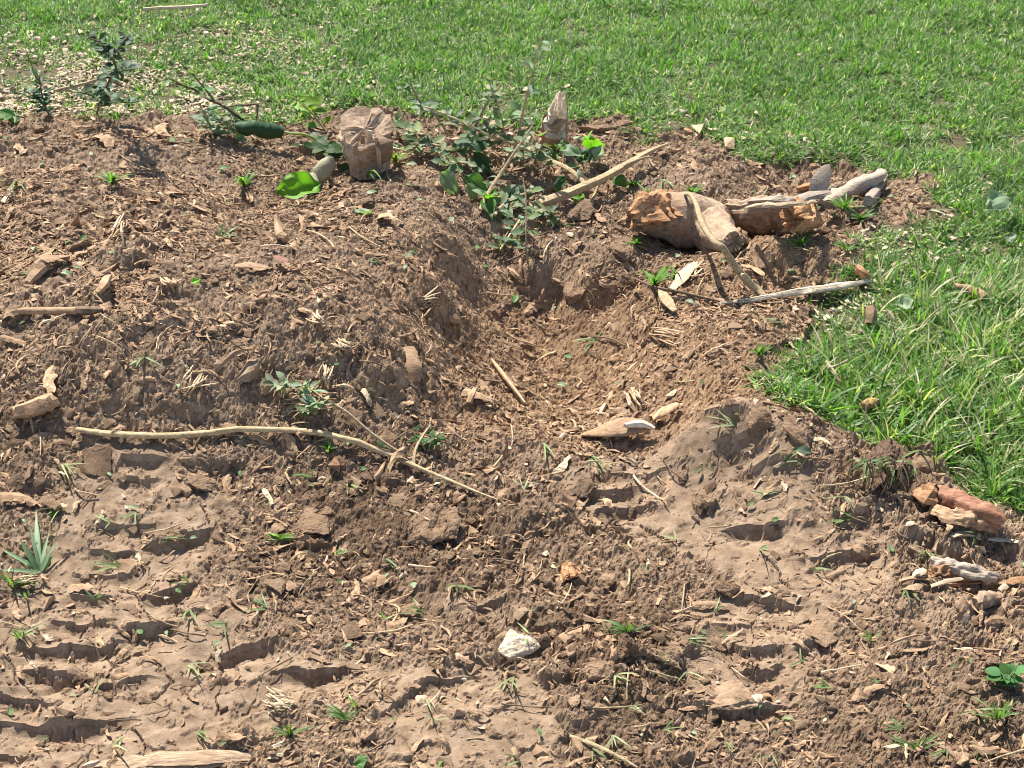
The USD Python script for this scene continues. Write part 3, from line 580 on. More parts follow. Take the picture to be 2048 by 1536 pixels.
b0, b1 = at(1107, 292), at(1110, 236, .088)
loc = b0
ts = thing('tree_stump', 'snapped upright stump with mud brown bark and pale splintered top', 'tree stump', loc)
r0, r1 = px2m(30, b0), px2m(24, b1)
V, F, ring = stump('', b0 - [0, 0, .03], b1, r0, r1, 0, 8, 40)
g = np.random.default_rng(3)
V[ring, 2] += (V[ring][:, 0] - b1[0]) * .9 + g.uniform(-.005, .006, len(ring))
obj('bark', shift((V, F), loc), M_BARK, ts)
V, F, ring = stump('', b1 - [0, 0, .05], b1 + [.004, .006, .026], r1 * .80, r1 * .66, 0, 9, 32)
V[ring, 2] += (V[ring][:, 0] - b1[0]) * 1.5 + (V[ring][:, 1] - b1[1]) * .8 + g.uniform(-.006, .01, len(ring))
obj('broken_wood', shift((V, F), loc), M_WHITE, ts)
for k, (pts, w) in enumerate([([(1127, 236, .10), (1126, 212, .135), (1125, 198, .155)], [10, 8, 2]), ([(1121, 236, .10), (1119, 216, .13), (1121, 203, .148)], [9, 8, 2]), ([(1131, 238, .09), (1132, 215, .12), (1130, 206, .14)], [7, 5, 2]), ([(1092, 262, .06), (1090, 245, .08), (1093, 234, .09)], [7, 8, 2])]):
    me, _ = limb(pts, w, n=6, m=7, seed=60 + k, groove=.3, flat=.6); obj('splinter', shift(me, loc), M_WHITE, ts, smooth=40)

# ---- logs above the pit
(me, P) = limb([(1272, 440, .05), (1310, 432, .062), (1365, 436, .065), (1420, 455, .055), (1468, 484, .03)], [44, 84, 108, 96, 40], n=44, m=80, rough=.12, groove=.10, seed=12, jag=.5)
loc = at(1365, 480); lg = thing('log', 'spindle shaped grey barked log with an orange rotten end', 'log', loc)
obj('bark', shift(me, loc), M_BARK, lg)
(me, _) = limb([(1262, 436, .052), (1295, 424, .068), (1338, 418, .078)], [40, 70, 66], n=36, m=40, rough=.42, groove=.3, seed=14, jag=1.2, flat=.9); obj('rotten_wood', shift(me, loc), M_ROT, lg)
for k, q in enumerate([[(1268, 446, .05), (1300, 446, .055), (1336, 440, .06)], [(1285, 412, .085), (1315, 408, .095), (1350, 402, .10)], [(1330, 430, .085), (1350, 428, .09), (1362, 434, .085)]]):
    (me, _) = limb(q, [8, 15, 6], n=7, m=9, rough=.5, groove=.4, seed=70 + k, flat=.5); obj('splinter', shift(me, loc), M_ROT, lg)
(me, P) = limb([(1478, 432, .045), (1515, 428, .055), (1565, 428, .055), (1617, 434, .045)], [58, 72, 66, 56], n=44, m=70, rough=.28, groove=.3, seed=15, jag=1.0)
loc = at(1545, 468); lg = thing('log', 'ragged root log with torn brown underside and a grey root running back', 'log', loc)
obj('bark', shift(me, loc), M_BARK, lg)
(me, _) = limb([(1590, 440, .045), (1612, 436, .05), (1624, 438, .045)], [52, 56, 46], n=30, m=24, rough=.45, groove=.35, seed=16, jag=1.4); obj('torn_end', shift(me, loc), M_ROT, lg)
for k, (q, w) in enumerate([([(1500, 402, .09), (1560, 398, .09), (1625, 392, .07), (1660, 385, .05)], [14, 24, 20, 10]), ([(1515, 412, .095), (1570, 408, .095), (1620, 402, .08)], [8, 14, 6]), ([(1490, 418, .09), (1530, 410, .1), (1580, 414, .09)], [8, 14, 8])]):
    (me, _) = limb(q, w, n=8, m=14, rough=.3, groove=.35, seed=80 + k, flat=.55); obj('wood_strip', shift(me, loc), M_GREY if k == 0 else M_PALE, lg)
stick('tree_root', 'grey weathered root end jutting up the slope beyond the ragged log', 'root', [(1648, 412, .012), (1690, 388, .02), (1730, 365, .028), (1764, 348, .03)], [30, 34, 30, 20], M_GREY, n=24, m=50, rough=.2, groove=.3, seed=17)
stick('root_fragment', 'slim grey root fragment lying behind the weathered root end', 'root', [(1737, 402, .01), (1755, 380, .014), (1774, 350, .012)], [20, 18, 5], M_GREY, n=8, m=10, groove=.3, seed=18)
stick('wood_slab', 'smooth grey leaf shaped slab leaning behind the ragged log', 'wood piece', [(1622, 398, .03), (1637, 372, .05), (1652, 350, .06), (1660, 332, .06)], [14, 42, 38, 8], M_GREY, n=10, m=12, flat=.25, up=(.4, -1, .5), groove=.12, seed=19)
stick('wood_chunk', 'dark brown wedge of wood beside the smooth grey slab', 'wood piece', [(1593, 378, .006), (1615, 374, .01), (1640, 368, .008)], [10, 18, 10], M_ROT, n=8, m=8, seed=20)
stick('wood_block', 'small pale square block between the grey slab and root', 'wood piece', [(1640, 396, .02), (1650, 388, .028), (1658, 380, .03)], [22, 24, 20], M_CHIP, n=5, m=5, seed=21, rough=.1)
stick('log_end', 'short brown log end poking out beneath the two logs', 'log', [(1462, 488, .01), (1476, 478, .022), (1488, 468, .03)], [34, 38, 34], M_FLAKE, n=12, m=8, seed=22, rough=.1)
stick('leaning_stick', 'weathered stick leaning from the spindle log down to the splinter', 'stick', [(1368, 392, .115), (1400, 436, .135), (1440, 492, .11), (1480, 545, .05), (1512, 578, .02), (1527, 592, .012)], [6, 10, 12, 13, 15, 10], M_TWIG, n=10, m=50, rough=.3, groove=.3, seed=23,
      twigs=[([(1488, 552, .05), (1470, 565, .02), (1468, 572, .01)], [9, 6, 3]), ([(1505, 560, .03), (1515, 572, .02), (1492, 600, .008)], [5, 9, 5])])
t = stick('wood_splinter', 'long pale splinter lying from bare soil into the grass', 'wood piece', [(1440, 606, .006), (1520, 596, .012), (1600, 582, .018), (1680, 572, .022), (1742, 559, .02)], [7, 14, 20, 24, 10], M_WHITE, 'split_face', n=9, m=26, rough=.3, groove=.3, flat=.6, seed=24)
stick('dark_root', 'thin dark root running into the long pale splinter', 'root', [(1270, 556, .012), (1310, 575, .014), (1360, 584, .012), (1410, 596, .01), (1452, 606, .006)], [4, 7, 6, 6, 3], M_DARKTWIG, n=7, m=24, seed=25)
stick('bark_strip', 'pale fibrous bark strip slanting below the leaning stick', 'bark', [(1345, 580, .01), (1370, 552, .016), (1392, 525, .016)], [12, 26, 10], M_PALE, n=8, m=10, flat=.3, groove=.4, seed=26)
stick('bark_strip', 'brown split bark strip between the bright grass tuft and slope', 'bark', [(1318, 575, .014), (1335, 602, .016), (1350, 622, .01)], [12, 24, 10], M_FIBRE, n=8, m=10, flat=.4, groove=.4, seed=27)
# ---- sticks on the soil
stick('branch', 'forked brown branch lying across the leafy rubble toward the back scoop', 'branch', [(1060, 416, .012), (1120, 394, .03), (1180, 368, .045), (1240, 338, .05), (1290, 308, .045), (1335, 288, .03)], [20, 21, 19, 17, 11, 5], M_TWIG, n=9, m=30, seed=28, rough=.15,
      twigs=[([(1236, 340, .05), (1280, 318, .05), (1322, 322, .03)], [8, 5, 3]), ([(1205, 352, .045), (1185, 400, .015), (1180, 425, .006)], [5, 8, 8])])
stick('long_stick', 'long bent stick lying across the churned soil above the track prints', 'stick', [(152, 858, .012), (220, 868, .012), (320, 872, .012), (420, 866, .014), (480, 858, .016), (560, 860, .016), (640, 866, .016), (700, 880, .016), (760, 902, .016), (830, 932, .014), (910, 966, .012), (996, 1000, .008)], [8, 13, 12, 12, 12, 10, 11, 11, 12, 10, 6, 3], M_TWIG, n=10, m=70, seed=29, rough=.2, groove=.2,
      twigs=[([(828, 932, .014), (830, 905, .03), (846, 872, .035), (862, 850, .03)], [8, 7, 6, 4]), ([(838, 930, .014), (845, 918, .02)], [7, 4])])
stick('thin_twig', 'thin straight twig slanting down onto the long bent stick', 'twig', [(640, 794, .03), (690, 822, .03), (745, 868, .025), (800, 906, .02)], [5, 6, 7, 7], M_TWIG, n=6, m=16, seed=30)
stick('smooth_stick', 'smooth brown stick with a broken end lying on the mound', 'stick', [(29, 622, .008), (90, 622, .01), (160, 622, .01)], [13, 15, 16], M_FLAKE, n=10, m=14, seed=31, rough=.06, groove=.05, twigs=[([(156, 622, .01), (180, 622, .012), (206, 620, .008)], [18, 17, 8], M_DARKTWIG), ([(190, 617, .01), (230, 612, .008), (262, 616, .006)], [5, 4, 2], M_TWIG)])
stick('bark_chunk', 'upright soil coloured chunk of bark at the pit rim', 'bark', [(817, 698, .01), (826, 730, .018), (830, 762, .012)], [28, 36, 24], M_FLAKE, n=9, m=12, flat=.5, seed=32, rough=.2)
stick('bark_slab', 'curled bark slab with a white edge at the near end of the pit', 'bark', [(1170, 868, .006), (1220, 858, .018), (1270, 852, .028), (1308, 856, .02)], [22, 44, 40, 8], M_FLAKE, n=12, m=18, flat=.3, seed=33, rough=.25, up=(0, -.3, 1), twigs=[([(1250, 852, .034), (1285, 850, .036), (1309, 857, .024)], [10, 20, 6], M_WHITE)])
stick('bark_sliver', 'dark red bark sliver standing behind the curled bark slab', 'bark', [(1262, 842, .02), (1272, 830, .03), (1280, 824, .03)], [8, 14, 5], M_REDWOOD, n=6, m=7, seed=34)
stick('bark_strip', 'brown bark strip leaning on the heap beside the curled slab', 'bark', [(1308, 836, .012), (1330, 822, .02), (1356, 808, .016)], [16, 26, 12], M_FIBRE, n=8, m=10, flat=.4, groove=.35, seed=35)
stick('wood_peg', 'short brown peg like wood bit lying below the upright bark chunk', 'wood piece', [(938, 806, .006), (945, 790, .012), (950, 778, .012)], [13, 15, 11], M_FLAKE, n=7, m=6, seed=36)
stick('dry_root', 'thin pale root bending down the pit slope', 'root', [(984, 720, .01), (1005, 748, .012), (1030, 780, .012), (1050, 806, .008)], [6, 10, 9, 5], M_FIBRE, n=7, m=14, seed=37)
stick('shed_wood', 'curved brown wood rib standing on the mound above the pit rim', 'wood piece', [(553, 430, .035), (556, 452, .03), (566, 472, .02), (572, 482, .008)], [10, 16, 18, 14], M_FLAKE, n=8, m=12, seed=38)
stick('bark_chunk', 'dusty angular bark chunk pointing at the smooth brown stick', 'bark', [(56, 566, .006), (72, 548, .014), (95, 528, .012)], [18, 30, 26], M_FLAKE, n=7, m=8, flat=.6, seed=39)
stick('bark_chunk', 'grey brown clump of bark on the mound near the smooth stick', 'bark', [(196, 585, .004), (208, 570, .012), (218, 553, .01)], [14, 22, 14], M_FLAKE, n=8, m=8, flat=.7, seed=40)
stick('bark_plate', 'flat dark bark plate casting a shadow on the upper mound', 'bark', [(470, 532, .012), (500, 530, .016), (535, 536, .012)], [12, 24, 10], M_FLAKE, n=8, m=8, flat=.25, seed=41)
stick('bark_plate', 'dark bark plate tilted beside the curved brown wood rib', 'bark', [(552, 512, .02), (572, 520, .024), (592, 530, .014)], [12, 22, 10], M_REDWOOD, n=8, m=8, flat=.3, seed=42)
stick('log_piece', 'blunt soil covered log piece lying on the dark left slope', 'log', [(30, 826, .012), (70, 815, .018), (110, 800, .014)], [26, 36, 32], M_FLAKE, n=10, m=12, seed=43, rough=.25)
# ---- right hand side wood
(me, P) = limb([(1852, 992, .02), (1905, 1008, .026), (1960, 1028, .024), (1997, 1046, .018)], [46, 52, 50, 44], n=36, m=60, rough=.12, groove=.2, seed=44, jag=.35)
loc = at(1920, 1040); lg = thing('log', 'red brown split log half bared at the lawn edge', 'log', loc)
obj('heartwood', shift(me, loc), M_REDWOOD, lg, smooth=40)
(me, _) = limb([(1868, 1020, .01), (1915, 1036, .012), (1975, 1052, .01)], [26, 34, 30], n=24, m=40, rough=.55, groove=.3, seed=45); obj('soil_crust', shift(me, loc), M_FLAKE, lg)
(me, _) = limb([(1845, 990, .018), (1856, 992, .026), (1862, 996, .024)], [40, 46, 40], n=14, m=5, rough=.3, groove=.3, seed=46); obj('broken_end', shift(me, loc), M_ROT, lg)
(me, P) = limb([(1862, 1130, .016), (1900, 1134, .02), (1950, 1146, .018), (1990, 1158, .012)], [26, 32, 30, 20], n=28, m=50, rough=.35, groove=.25, seed=47)
loc = at(1925, 1155); lg = thing('log', 'rotten log with a grey weathered top over orange crumbled wood', 'log', loc)
obj('grey_top', shift(me, loc), M_GREY, lg)
(me, _) = limb([(1862, 1144, .01), (1910, 1150, .012), (1996, 1168, .01)], [22, 28, 22], n=24, m=44, rough=.6, groove=.35, seed=48); obj('crumbled_wood', shift(me, loc), M_ROT, lg)
for k, (pts, w, lab, mt) in enumerate([
  ([(1828, 1152, .006), (1836, 1146, .012), (1846, 1140, .01)], [14, 20, 12], 'pale square wood chip at the left end of the rotten log', M_CHIP),
  ([(1800, 1162, .006), (1830, 1156, .008), (1858, 1160, .006)], [8, 14, 8], 'thin brown flake lying before the rotten log', M_FLAKE),
  ([(1880, 1170, .006), (1920, 1166, .01), (1962, 1164, .006)], [10, 16, 8], 'orange splinter wedged under the rotten log', M_ROT),
  ([(1862, 1172, .006), (1895, 1162, .008), (1935, 1156, .006)], [8, 12, 6], 'tan flake slipping out beneath the rotten log', M_CHIP),
  ([(2004, 1168, .006), (2026, 1160, .01), (2050, 1156, .008)], [12, 20, 12], 'orange brown chip beyond the rotten log tip', M_ROT),
  ([(2000, 1182, .006), (2012, 1172, .01), (2022, 1164, .008)], [12, 16, 8], 'pale rotten chip below the rotten log tip', M_CHIP),
  ([(1905, 1074, .006), (1930, 1068, .01), (1960, 1078, .006)], [10, 18, 10], 'pale crust of wood below the red brown log', M_PALE),
  ([(1975, 1078, .006), (2000, 1080, .008), (2036, 1084, .006)], [8, 12, 8], 'whitish strip of wood near the red brown log tip', M_WHITE)]):
    stick('rotten_chip', lab, 'wood piece', pts, w, mt, n=7, m=8, flat=.5, groove=.3, rough=.3, seed=90 + k)
stick('rotten_knot', 'knobbly brown rotten wood lump below the grey topped log', 'wood piece', [(1948, 1205, .008), (1968, 1200, .016), (1992, 1196, .012)], [26, 36, 26], M_BARK, n=10, m=10, rough=.4, seed=49)
stick('curved_stick', 'curved brown stick lying in the open grass', 'stick', [(1908, 574, .03), (1935, 578, .035), (1958, 588, .034), (1968, 598, .03)], [13, 16, 22, 22], M_FLAKE, n=9, m=14, seed=50)
stick('wood_stub', 'stubby brown wood piece upright in the grass', 'wood piece', [(1741, 648, .02), (1743, 628, .035), (1742, 614, .045)], [24, 26, 22], M_FLAKE, n=9, m=8, seed=51, rough=.1)
stick('wood_stub', 'orange brown wood stub behind the long pale splinter', 'wood piece', [(1738, 556, .02), (1726, 546, .03), (1716, 538, .03)], [14, 18, 20], M_ROT, n=8, m=7, seed=52)
stick('wood_bit', 'small tan wood bit in grass beside the stubby piece', 'wood piece', [(1772, 622, .03), (1782, 630, .03), (1788, 640, .025)], [8, 12, 7], M_CHIP, n=6, m=6, seed=53)
stick('forked_twig', 'pale forked twig lying in the grass', 'twig', [(1652, 722, .025), (1664, 740, .028), (1682, 766, .02)], [6, 9, 7], M_PALE, n=6, m=9, seed=54, twigs=[([(1660, 736, .03), (1680, 728, .035), (1700, 718, .03)], [5, 4, 2])])
stick('wood_bit', 'brown nugget of wood half hidden in the grass above the heap', 'wood piece', [(1726, 812, .025), (1740, 806, .03), (1752, 802, .025)], [14, 20, 12], M_ROT, n=8, m=6, seed=55)
stick('plank', 'half buried grey brown plank at the near edge', 'plank', [(190, 1534, .0), (270, 1524, .004), (360, 1518, .005), (440, 1514, .005), (500, 1514, .001)], [26, 40, 44, 42, 26], M_OLDPLANK, n=20, m=60, flat=.3, groove=.4, rough=.25, seed=56, twigs=[([(165, 1534, .006), (185, 1528, .01), (200, 1522, .008)], [6, 14, 6], M_CHIP)])
stick('long_twig', 'thin brown twig lying near the cracked patch at the bottom', 'twig', [(1140, 1472, .006), (1190, 1490, .01), (1235, 1512, .01), (1275, 1536, .006)], [6, 8, 7, 5], M_TWIG, n=7, m=18, seed=57)
stick('wood_strip', 'brown strip of wood beside the wide lug prints', 'wood piece', [(1385, 1208, .006), (1420, 1206, .01), (1455, 1212, .006)], [8, 14, 8], M_FIBRE, n=7, m=8, flat=.4, seed=58)
stick('straw', 'pale pointed straw lying on a lug print', 'straw', [(1440, 1290, .008), (1460, 1274, .012), (1486, 1258, .01)], [4, 9, 3], M_PALE, n=5, m=8, flat=.4, seed=59)
stick('branch', 'pale bare branch lying in wood chips under the leafy sapling', 'branch', [(108, 182, .03), (150, 172, .035), (205, 155, .035)], [8, 8, 5], M_TWIG, n=7, m=14, seed=60)
stick('straw', 'long dry stalk lying flat in the upper lawn', 'straw', [(287, 18, .03), (350, 15, .035), (415, 10, .03)], [6, 7, 6], M_PALE, n=6, m=12, seed=61)

# ---- the white chunk, the orange chip, stones
def slab_thing(name, label, cat, px, py, wpx, hpx, mat, seed, thick=.4, lift=.5, part='body', sub=4, jag=.25, yaw=0., squash=(1, 1, 1), grooves=0., tilt=0., parts=()):
    p = at(px, py); s = px2m(wpx / 2, p); d = float(p[1]); fore = (CAM_H - p[2]) / np.linalg.norm(p - EYE)
    sy = px2m(hpx / 2, p) / max(fore, .35)
    v, f = lump(seed, sub, jag, squash)
    v = v / np.abs(v).max(0) * np.array([1, 1, 1])
    if grooves: v[:, 2] += grooves * (meshkit.noise(np.stack([v[:, 0] * 1.2, v[:, 1] * 11 + v[:, 0] * 2, 0 * v[:, 0]], -1), seed) - .5) * (v[:, 2] > 0)
    v = v * np.array([s, sy, s * thick]); c, sn = math.cos(yaw), math.sin(yaw)
    v = np.stack([v[:, 0] * c - v[:, 1] * sn, v[:, 0] * sn + v[:, 1] * c, v[:, 2] + tilt * v[:, 1]], 1)
    n = normal_at(p[0:1], p[1:2])[0]; R = trimesh.geometry.align_vectors([0, 0, 1], n)[:3, :3]
    v = v @ R.T + [0, 0, s * thick * lift]
    t = thing(name, label, cat, p); obj(part, (v, f), mat, t)
    return t
slab_thing('wood_chunk', 'large bleached white wood chunk with deep grain on bare soil', 'wood piece', 1042, 1302, 92, 66, M_WHITE, 201, .34, .55, 'wood', 5, .16, .12, (1, 1, .6), grooves=.16)
slab_thing('bark_chip', 'crumpled orange brown bark chip alone on bare soil', 'bark', 1142, 1152, 52, 34, M_ROT, 202, .7, .6, 'bark', 4, .6)
slab_thing('stone', 'reddish brown stone below the long bent stick', 'stone', 670, 936, 26, 28, M_ROCK, 203, .9, .5, 'stone', 3, .12)
slab_thing('stone', 'round dusty lump of stone on the mound slope', 'stone', 497, 747, 40, 38, M_STONE, 204, .8, .4, 'stone', 4, .12)
for k, (x, y, w, lab) in enumerate([(1375, 266, 18, 'brown round stone, leftmost of the pile at the lawn edge'), (1398, 264, 30, 'largest tan stone of the pile at the lawn edge'), (1392, 274, 22, 'tan stone in front of the pile at the lawn edge'), (1456, 292, 26, 'orange tan stone lying apart below the stone pile'), (1574, 274, 18, 'upright pale stone in the lawn beyond the scoop')]):
    slab_thing('stone', lab, 'stone', x, y, w, w * .8, M_STONE if k else M_ROCK, 210 + k, .8, .6, 'stone', 3, .15)
# ---- named clods
M_CLOD = M_CRUMB
for k, (x, y, w, h, th, lab) in enumerate([
  (862, 1066, 112, 76, .42, 'big square clod with a shadowed underside at the centre'), (623, 1048, 96, 60, .30, 'broad flat clod left of the big square clod'), (372, 1370, 50, 60, .25, 'wedge shaped clod standing among the lug prints'),
  (795, 1000, 66, 50, .22, 'flat oblong clod just behind the big square clod'), (400, 968, 70, 46, .35, 'smooth double clod beside the upper lug prints'), (185, 925, 90, 70, .22, 'wide flat clod plate under the end of the long stick'),
  (575, 1250, 70, 34, .2, 'smooth flat plate of earth left of the centre'), (1450, 1178, 62, 34, .35, 'cracked clod plate above the wide lug prints'), (1640, 1268, 80, 46, .22, 'broad clod plate with a dark lower edge'), (1460, 1395, 120, 60, .2, 'large smooth earth plate with a sharp shadowed edge'),
  (1210, 258, 120, 20, .28, 'rolled strip of dark turf soil above the back scoop'), (1250, 500, 70, 40, .35, 'pointed clod ledge beside the bright grass tuft'),
  (1160, 425, 60, 34, .45, 'clod ledge below the forked brown branch'), (1260, 560, 56, 24, .4, 'tan clod at the rim of the pit wall'), (1590, 870, 60, 50, .3, 'smooth lug block on the crest of the spoil heap'), (1515, 840, 56, 40, .35, 'bright rounded lug block at the top of the heap'),
  (700, 1265, 66, 40, .3, 'dark crumbly clod cluster beside the smooth earth plate'), (1260, 1290, 90, 50, .5, 'dark broken clod beside the white wood chunk'), (1330, 1320, 76, 46, .5, 'dark broken clod beyond the white wood chunk'), (1200, 1345, 60, 40, .5, 'dark crumbly clod in front of the white wood chunk')]):
    slab_thing('soil_clod', lab, 'clod', x, y, w, h, M_CLOD, 230 + k, th, .25, 'earth', 6 if w > 60 else 5, .34 if th > .3 else .22, 0, (1, 1, .7))

# ---- broad leaves and weeds
def broad_leaf(label, pts, wpx, c, name='broad_leaf', stalk=None, **k):
    b, t = at(*pts[0]), at(*pts[1]); loc = at(pts[0][0], pts[0][1])
    th = thing(name, label, 'leaf', loc)
    leaf_part(th, loc, b, t, px2m(wpx, b), c, 'blade', nu=12, nv=9, **k)
    if stalk:
        me, _ = limb([(*q,) for q in stalk[0]], stalk[1], n=6, m=10, rough=.05, groove=.05)
        obj('stalk', shift(me, loc), M_LEAF, th, smooth=True, col=colour(len(me[0]), (.16, .22, .07)))
    return th
broad_leaf('bright green half rolled leaf lying in the hollow', [(640, 372, .03), (552, 386, .045)], 62, BRIGHTG, curl=.25, fold=.35, wave=.25, seed=1, up=(.2, -.8, 1))
(me, P) = limb([(622, 378, .012), (632, 360, .028), (648, 340, .05), (660, 324, .06)], [34, 36, 36, 32], n=14, m=16, rough=.2, groove=.12, seed=2)
t = thing('rolled_leaf', 'grey green leaf rolled into a fuzzy tube beside the bright leaf', 'leaf', P[0]); obj('blade', shift(me, P[0]), M_FUZZ, t, smooth=60)
(me, P) = limb([(470, 256, .045), (500, 258, .05), (535, 262, .05), (564, 266, .045)], [16, 28, 30, 22], n=12, m=18, rough=.3, groove=.2, seed=3)
t = thing('rolled_leaf', 'dark green crumpled rolled leaf with a long pale stalk', 'leaf', P[0]); V, F = shift(me, P[0]); obj('blade', (V, F), M_LEAF, t, smooth=True, col=colour(len(V), DARKG))
me, _ = limb([(560, 263, .05), (600, 268, .055), (650, 292, .03)], [5, 6, 6], n=6, m=10, rough=.05, groove=.05); V, F = shift(me, P[0]); obj('stalk', (V, F), M_LEAF, t, smooth=True, col=colour(len(V), (.25, .28, .12)))
BL = [('dark green ribbed dock leaf, highest of the leafy rubble', (905, 290, .05), (985, 296, .045), 58, DARKG), ('dark drooping leaf tip beside the ribbed dock leaf', (950, 305, .05), (980, 352, .015), 34, DARKG),
 ('mottled pale leaf at the left end of the leafy rubble', (880, 345, .03), (915, 388, .015), 44, GREYG), ('long folded green leaf in the middle of the rubble', (928, 352, .045), (985, 385, .03), 40, MIDG), ('pale folded leaf under the long green leaf', (930, 370, .03), (955, 398, .01), 26, PALEG),
 ('bright cupped leaf below the long folded leaf', (968, 395, .04), (996, 380, .03), 30, BRIGHTG), ('green oval leaf hanging at the bottom of the rubble', (970, 398, .03), (985, 440, .01), 28, MIDG), ('broad grey green leaf with a wavy edge in the rubble', (1000, 372, .04), (1036, 404, .02), 46, PALEG),
 ('small dark leaf between the grass and rubble stems', (1020, 385, .03), (1045, 412, .01), 22, DARKG), ('bright backlit burdock leaf, topmost of its cluster', (1188, 300, .035), (1182, 268, .085), 46, BRIGHTG), ('grey green burdock leaf spreading toward the stump', (1168, 312, .05), (1118, 306, .045), 36, GREYG),
 ('dark folded burdock leaf in the middle of its cluster', (1160, 296, .055), (1178, 326, .03), 34, DARKG), ('pale curled burdock leaf at the cluster edge', (1190, 322, .03), (1204, 290, .06), 24, PALEG), ('low green burdock leaf under its cluster', (1170, 300, .04), (1192, 318, .03), 40, MIDG),
 ('lone green leaf below the forked branch', (1225, 356, .025), (1252, 374, .015), 28, MIDG), ('green leaf behind the branch near the rubble', (1145, 386, .012), (1168, 398, .008), 26, BRIGHTG), ('dark arching leaf left of the branch', (1130, 352, .05), (1112, 384, .02), 24, DARKG),
 ('ribbed round plantain leaf lying on the soil heap', (708, 418, .008), (744, 424, .010), 22, GREYG), ('dusty green leaf beside the lug block on the heap', (1586, 898, .010), (1626, 908, .012), 22, (.06, .09, .06)), ('pale three lobed leaf lying in the right lawn', (1800, 594, .06), (1818, 620, .05), 34, PALEG),
 ('large dusty leaf with torn edge in the far grass', (1975, 410, .06), (2024, 398, .05), 44, GREYG), ('folded pale leaf upright in the far grass', (2018, 466, .04), (2024, 486, .03), 24, PALEG), ('bright green leaf flat on the loose mound', (382, 566, .008), (402, 562, .012), 18, BRIGHTG), ('small round leaf hugging the long bent stick', (754, 886, .008), (776, 890, .012), 16, GREYG),
 ('crumpled grey leaf below the dark rolled leaf', (470, 276, .03), (492, 282, .02), 26, GREYG), ('pale green leaf at the bottom edge of the soil', (708, 1530, .008), (736, 1516, .02), 28, MIDG)]
for k, (lab, b, t, w, c) in enumerate(BL): broad_leaf(lab, [b, t], w, c, curl=.25 * (-1) ** k * .6, fold=.3, wave=.3, seed=10 + k)

def weed(name, label, cat, base, stems, leaves_per, lpx, c, seed, wr=.5, stem_mat=M_TWIG, spread=.6, cvar=.3):
    """stems given as (pixel, pixel, lift) runs with a width; small oval leaves along each"""
    g = np.random.default_rng(seed); loc = at(*base); t = thing(name, label, cat, loc)
    for pts, w, nl in stems:
        me, P = limb(pts, w, n=6, m=max(8, 4 * len(pts)), rough=.1, groove=.08, seed=seed); obj('stem', shift(me, loc), stem_mat, t, smooth=60)
        Q, _ = resample(P, np.ones(len(P)), 60)
        for _ in range(int(2.4 * (nl if nl is not None else leaves_per))):
            i = g.integers(8, 60); q = Q[i]; L = px2m(lpx, q) * g.uniform(.65, 1.5)
            a = g.uniform(0, 2 * np.pi); dv = np.array([math.cos(a), math.sin(a) * .8, g.uniform(-.35, .6)]); dv /= np.linalg.norm(dv)
            b = q + dv * L * .12
            col = np.array(c) * g.uniform(1 - cvar, 1 + cvar) * np.array([g.uniform(.85, 1.3), 1, g.uniform(.8, 1.2)])
            leaf_part(t, loc, b, b + dv * L, L * wr * g.uniform(.8, 1.2), col, fold=.25, curl=g.uniform(-.3, .3), seed=int(g.integers(99)), up=(g.uniform(-.4, .4), g.uniform(-.8, .2), 1), nu=5, nv=3)
    return t
weed('sapling', 'dark leaved sapling standing in the wood chips behind the mound', 'plant', (192, 232), [([(192, 232, .0), (205, 195, .07), (222, 150, .15), (226, 118, .21), (205, 88, .26), (176, 76, .28)], [5, 6, 5, 4, 3], 34), ([(222, 150, .15), (250, 140, .18), (275, 138, .18)], [3, 3, 2], 12), ([(224, 120, .21), (240, 92, .25), (256, 74, .27)], [3, 2], 12), ([(205, 195, .07), (180, 190, .08), (160, 185, .09)], [3, 2], 8), ([(200, 215, .04), (230, 205, .06), (262, 206, .06)], [3, 2], 10)], 10, 22, (.05, .095, .05), 1, .48, M_DARKTWIG)
weed('sapling', 'small narrow leaved sapling left of the dark leaved one', 'plant', (104, 236), [([(104, 236, .0), (90, 210, .04), (82, 180, .08), (78, 150, .12)], [5, 4, 3], 16), ([(90, 212, .04), (70, 196, .06), (58, 186, .07)], [3, 2], 9), ([(84, 170, .09), (66, 142, .13), (46, 122, .17)], [3, 2], 0)], 8, 22, (.04, .095, .045), 2, .32, M_DARKTWIG)
weed('weed', 'low leafy weed at the far left rim of the mound', 'plant', (26, 240), [([(26, 246, .0), (18, 232, .03), (4, 222, .04)], [4, 3], 7), ([(26, 246, .0), (34, 232, .03), (50, 236, .03)], [4, 3], 6)], 6, 24, MIDG, 3, .45, M_DARKTWIG)
weed('fallen_twig', 'slim dark twig with few leaves arching over the wood chips', 'twig', (520, 262), [([(520, 262, .02), (475, 232, .06), (430, 204, .09), (380, 176, .12), (340, 158, .14)], [7, 6, 5, 3], 10), ([(430, 204, .09), (395, 160, .14), (358, 124, .19)], [4, 2], 3), ([(452, 214, .07), (485, 210, .09), (514, 208, .1), (515, 222, .08), (512, 242, .04)], [3, 4, 4, 3], 0)], 5, 20, MIDG, 4, .4, M_DARKTWIG)
weed('weed', 'leafy weed clump at the foot of the thin dark twig', 'plant', (430, 262), [([(430, 268, .0), (415, 240, .04), (400, 210, .09)], [4, 3], 10), ([(432, 268, .0), (440, 240, .04), (452, 228, .06)], [4, 3], 8), ([(455, 274, .0), (458, 255, .03), (462, 234, .06)], [4, 3], 6)], 8, 24, GREYG, 5, .38)
weed('seedling', 'backlit yellow green seedling between rolled leaf and stump', 'plant', (650, 262), [([(655, 268, .0), (625, 228, .05), (605, 210, .08), (590, 196, .11)], [4, 3, 2], 7)], 7, 28, (.11, .20, .025), 6, .5)
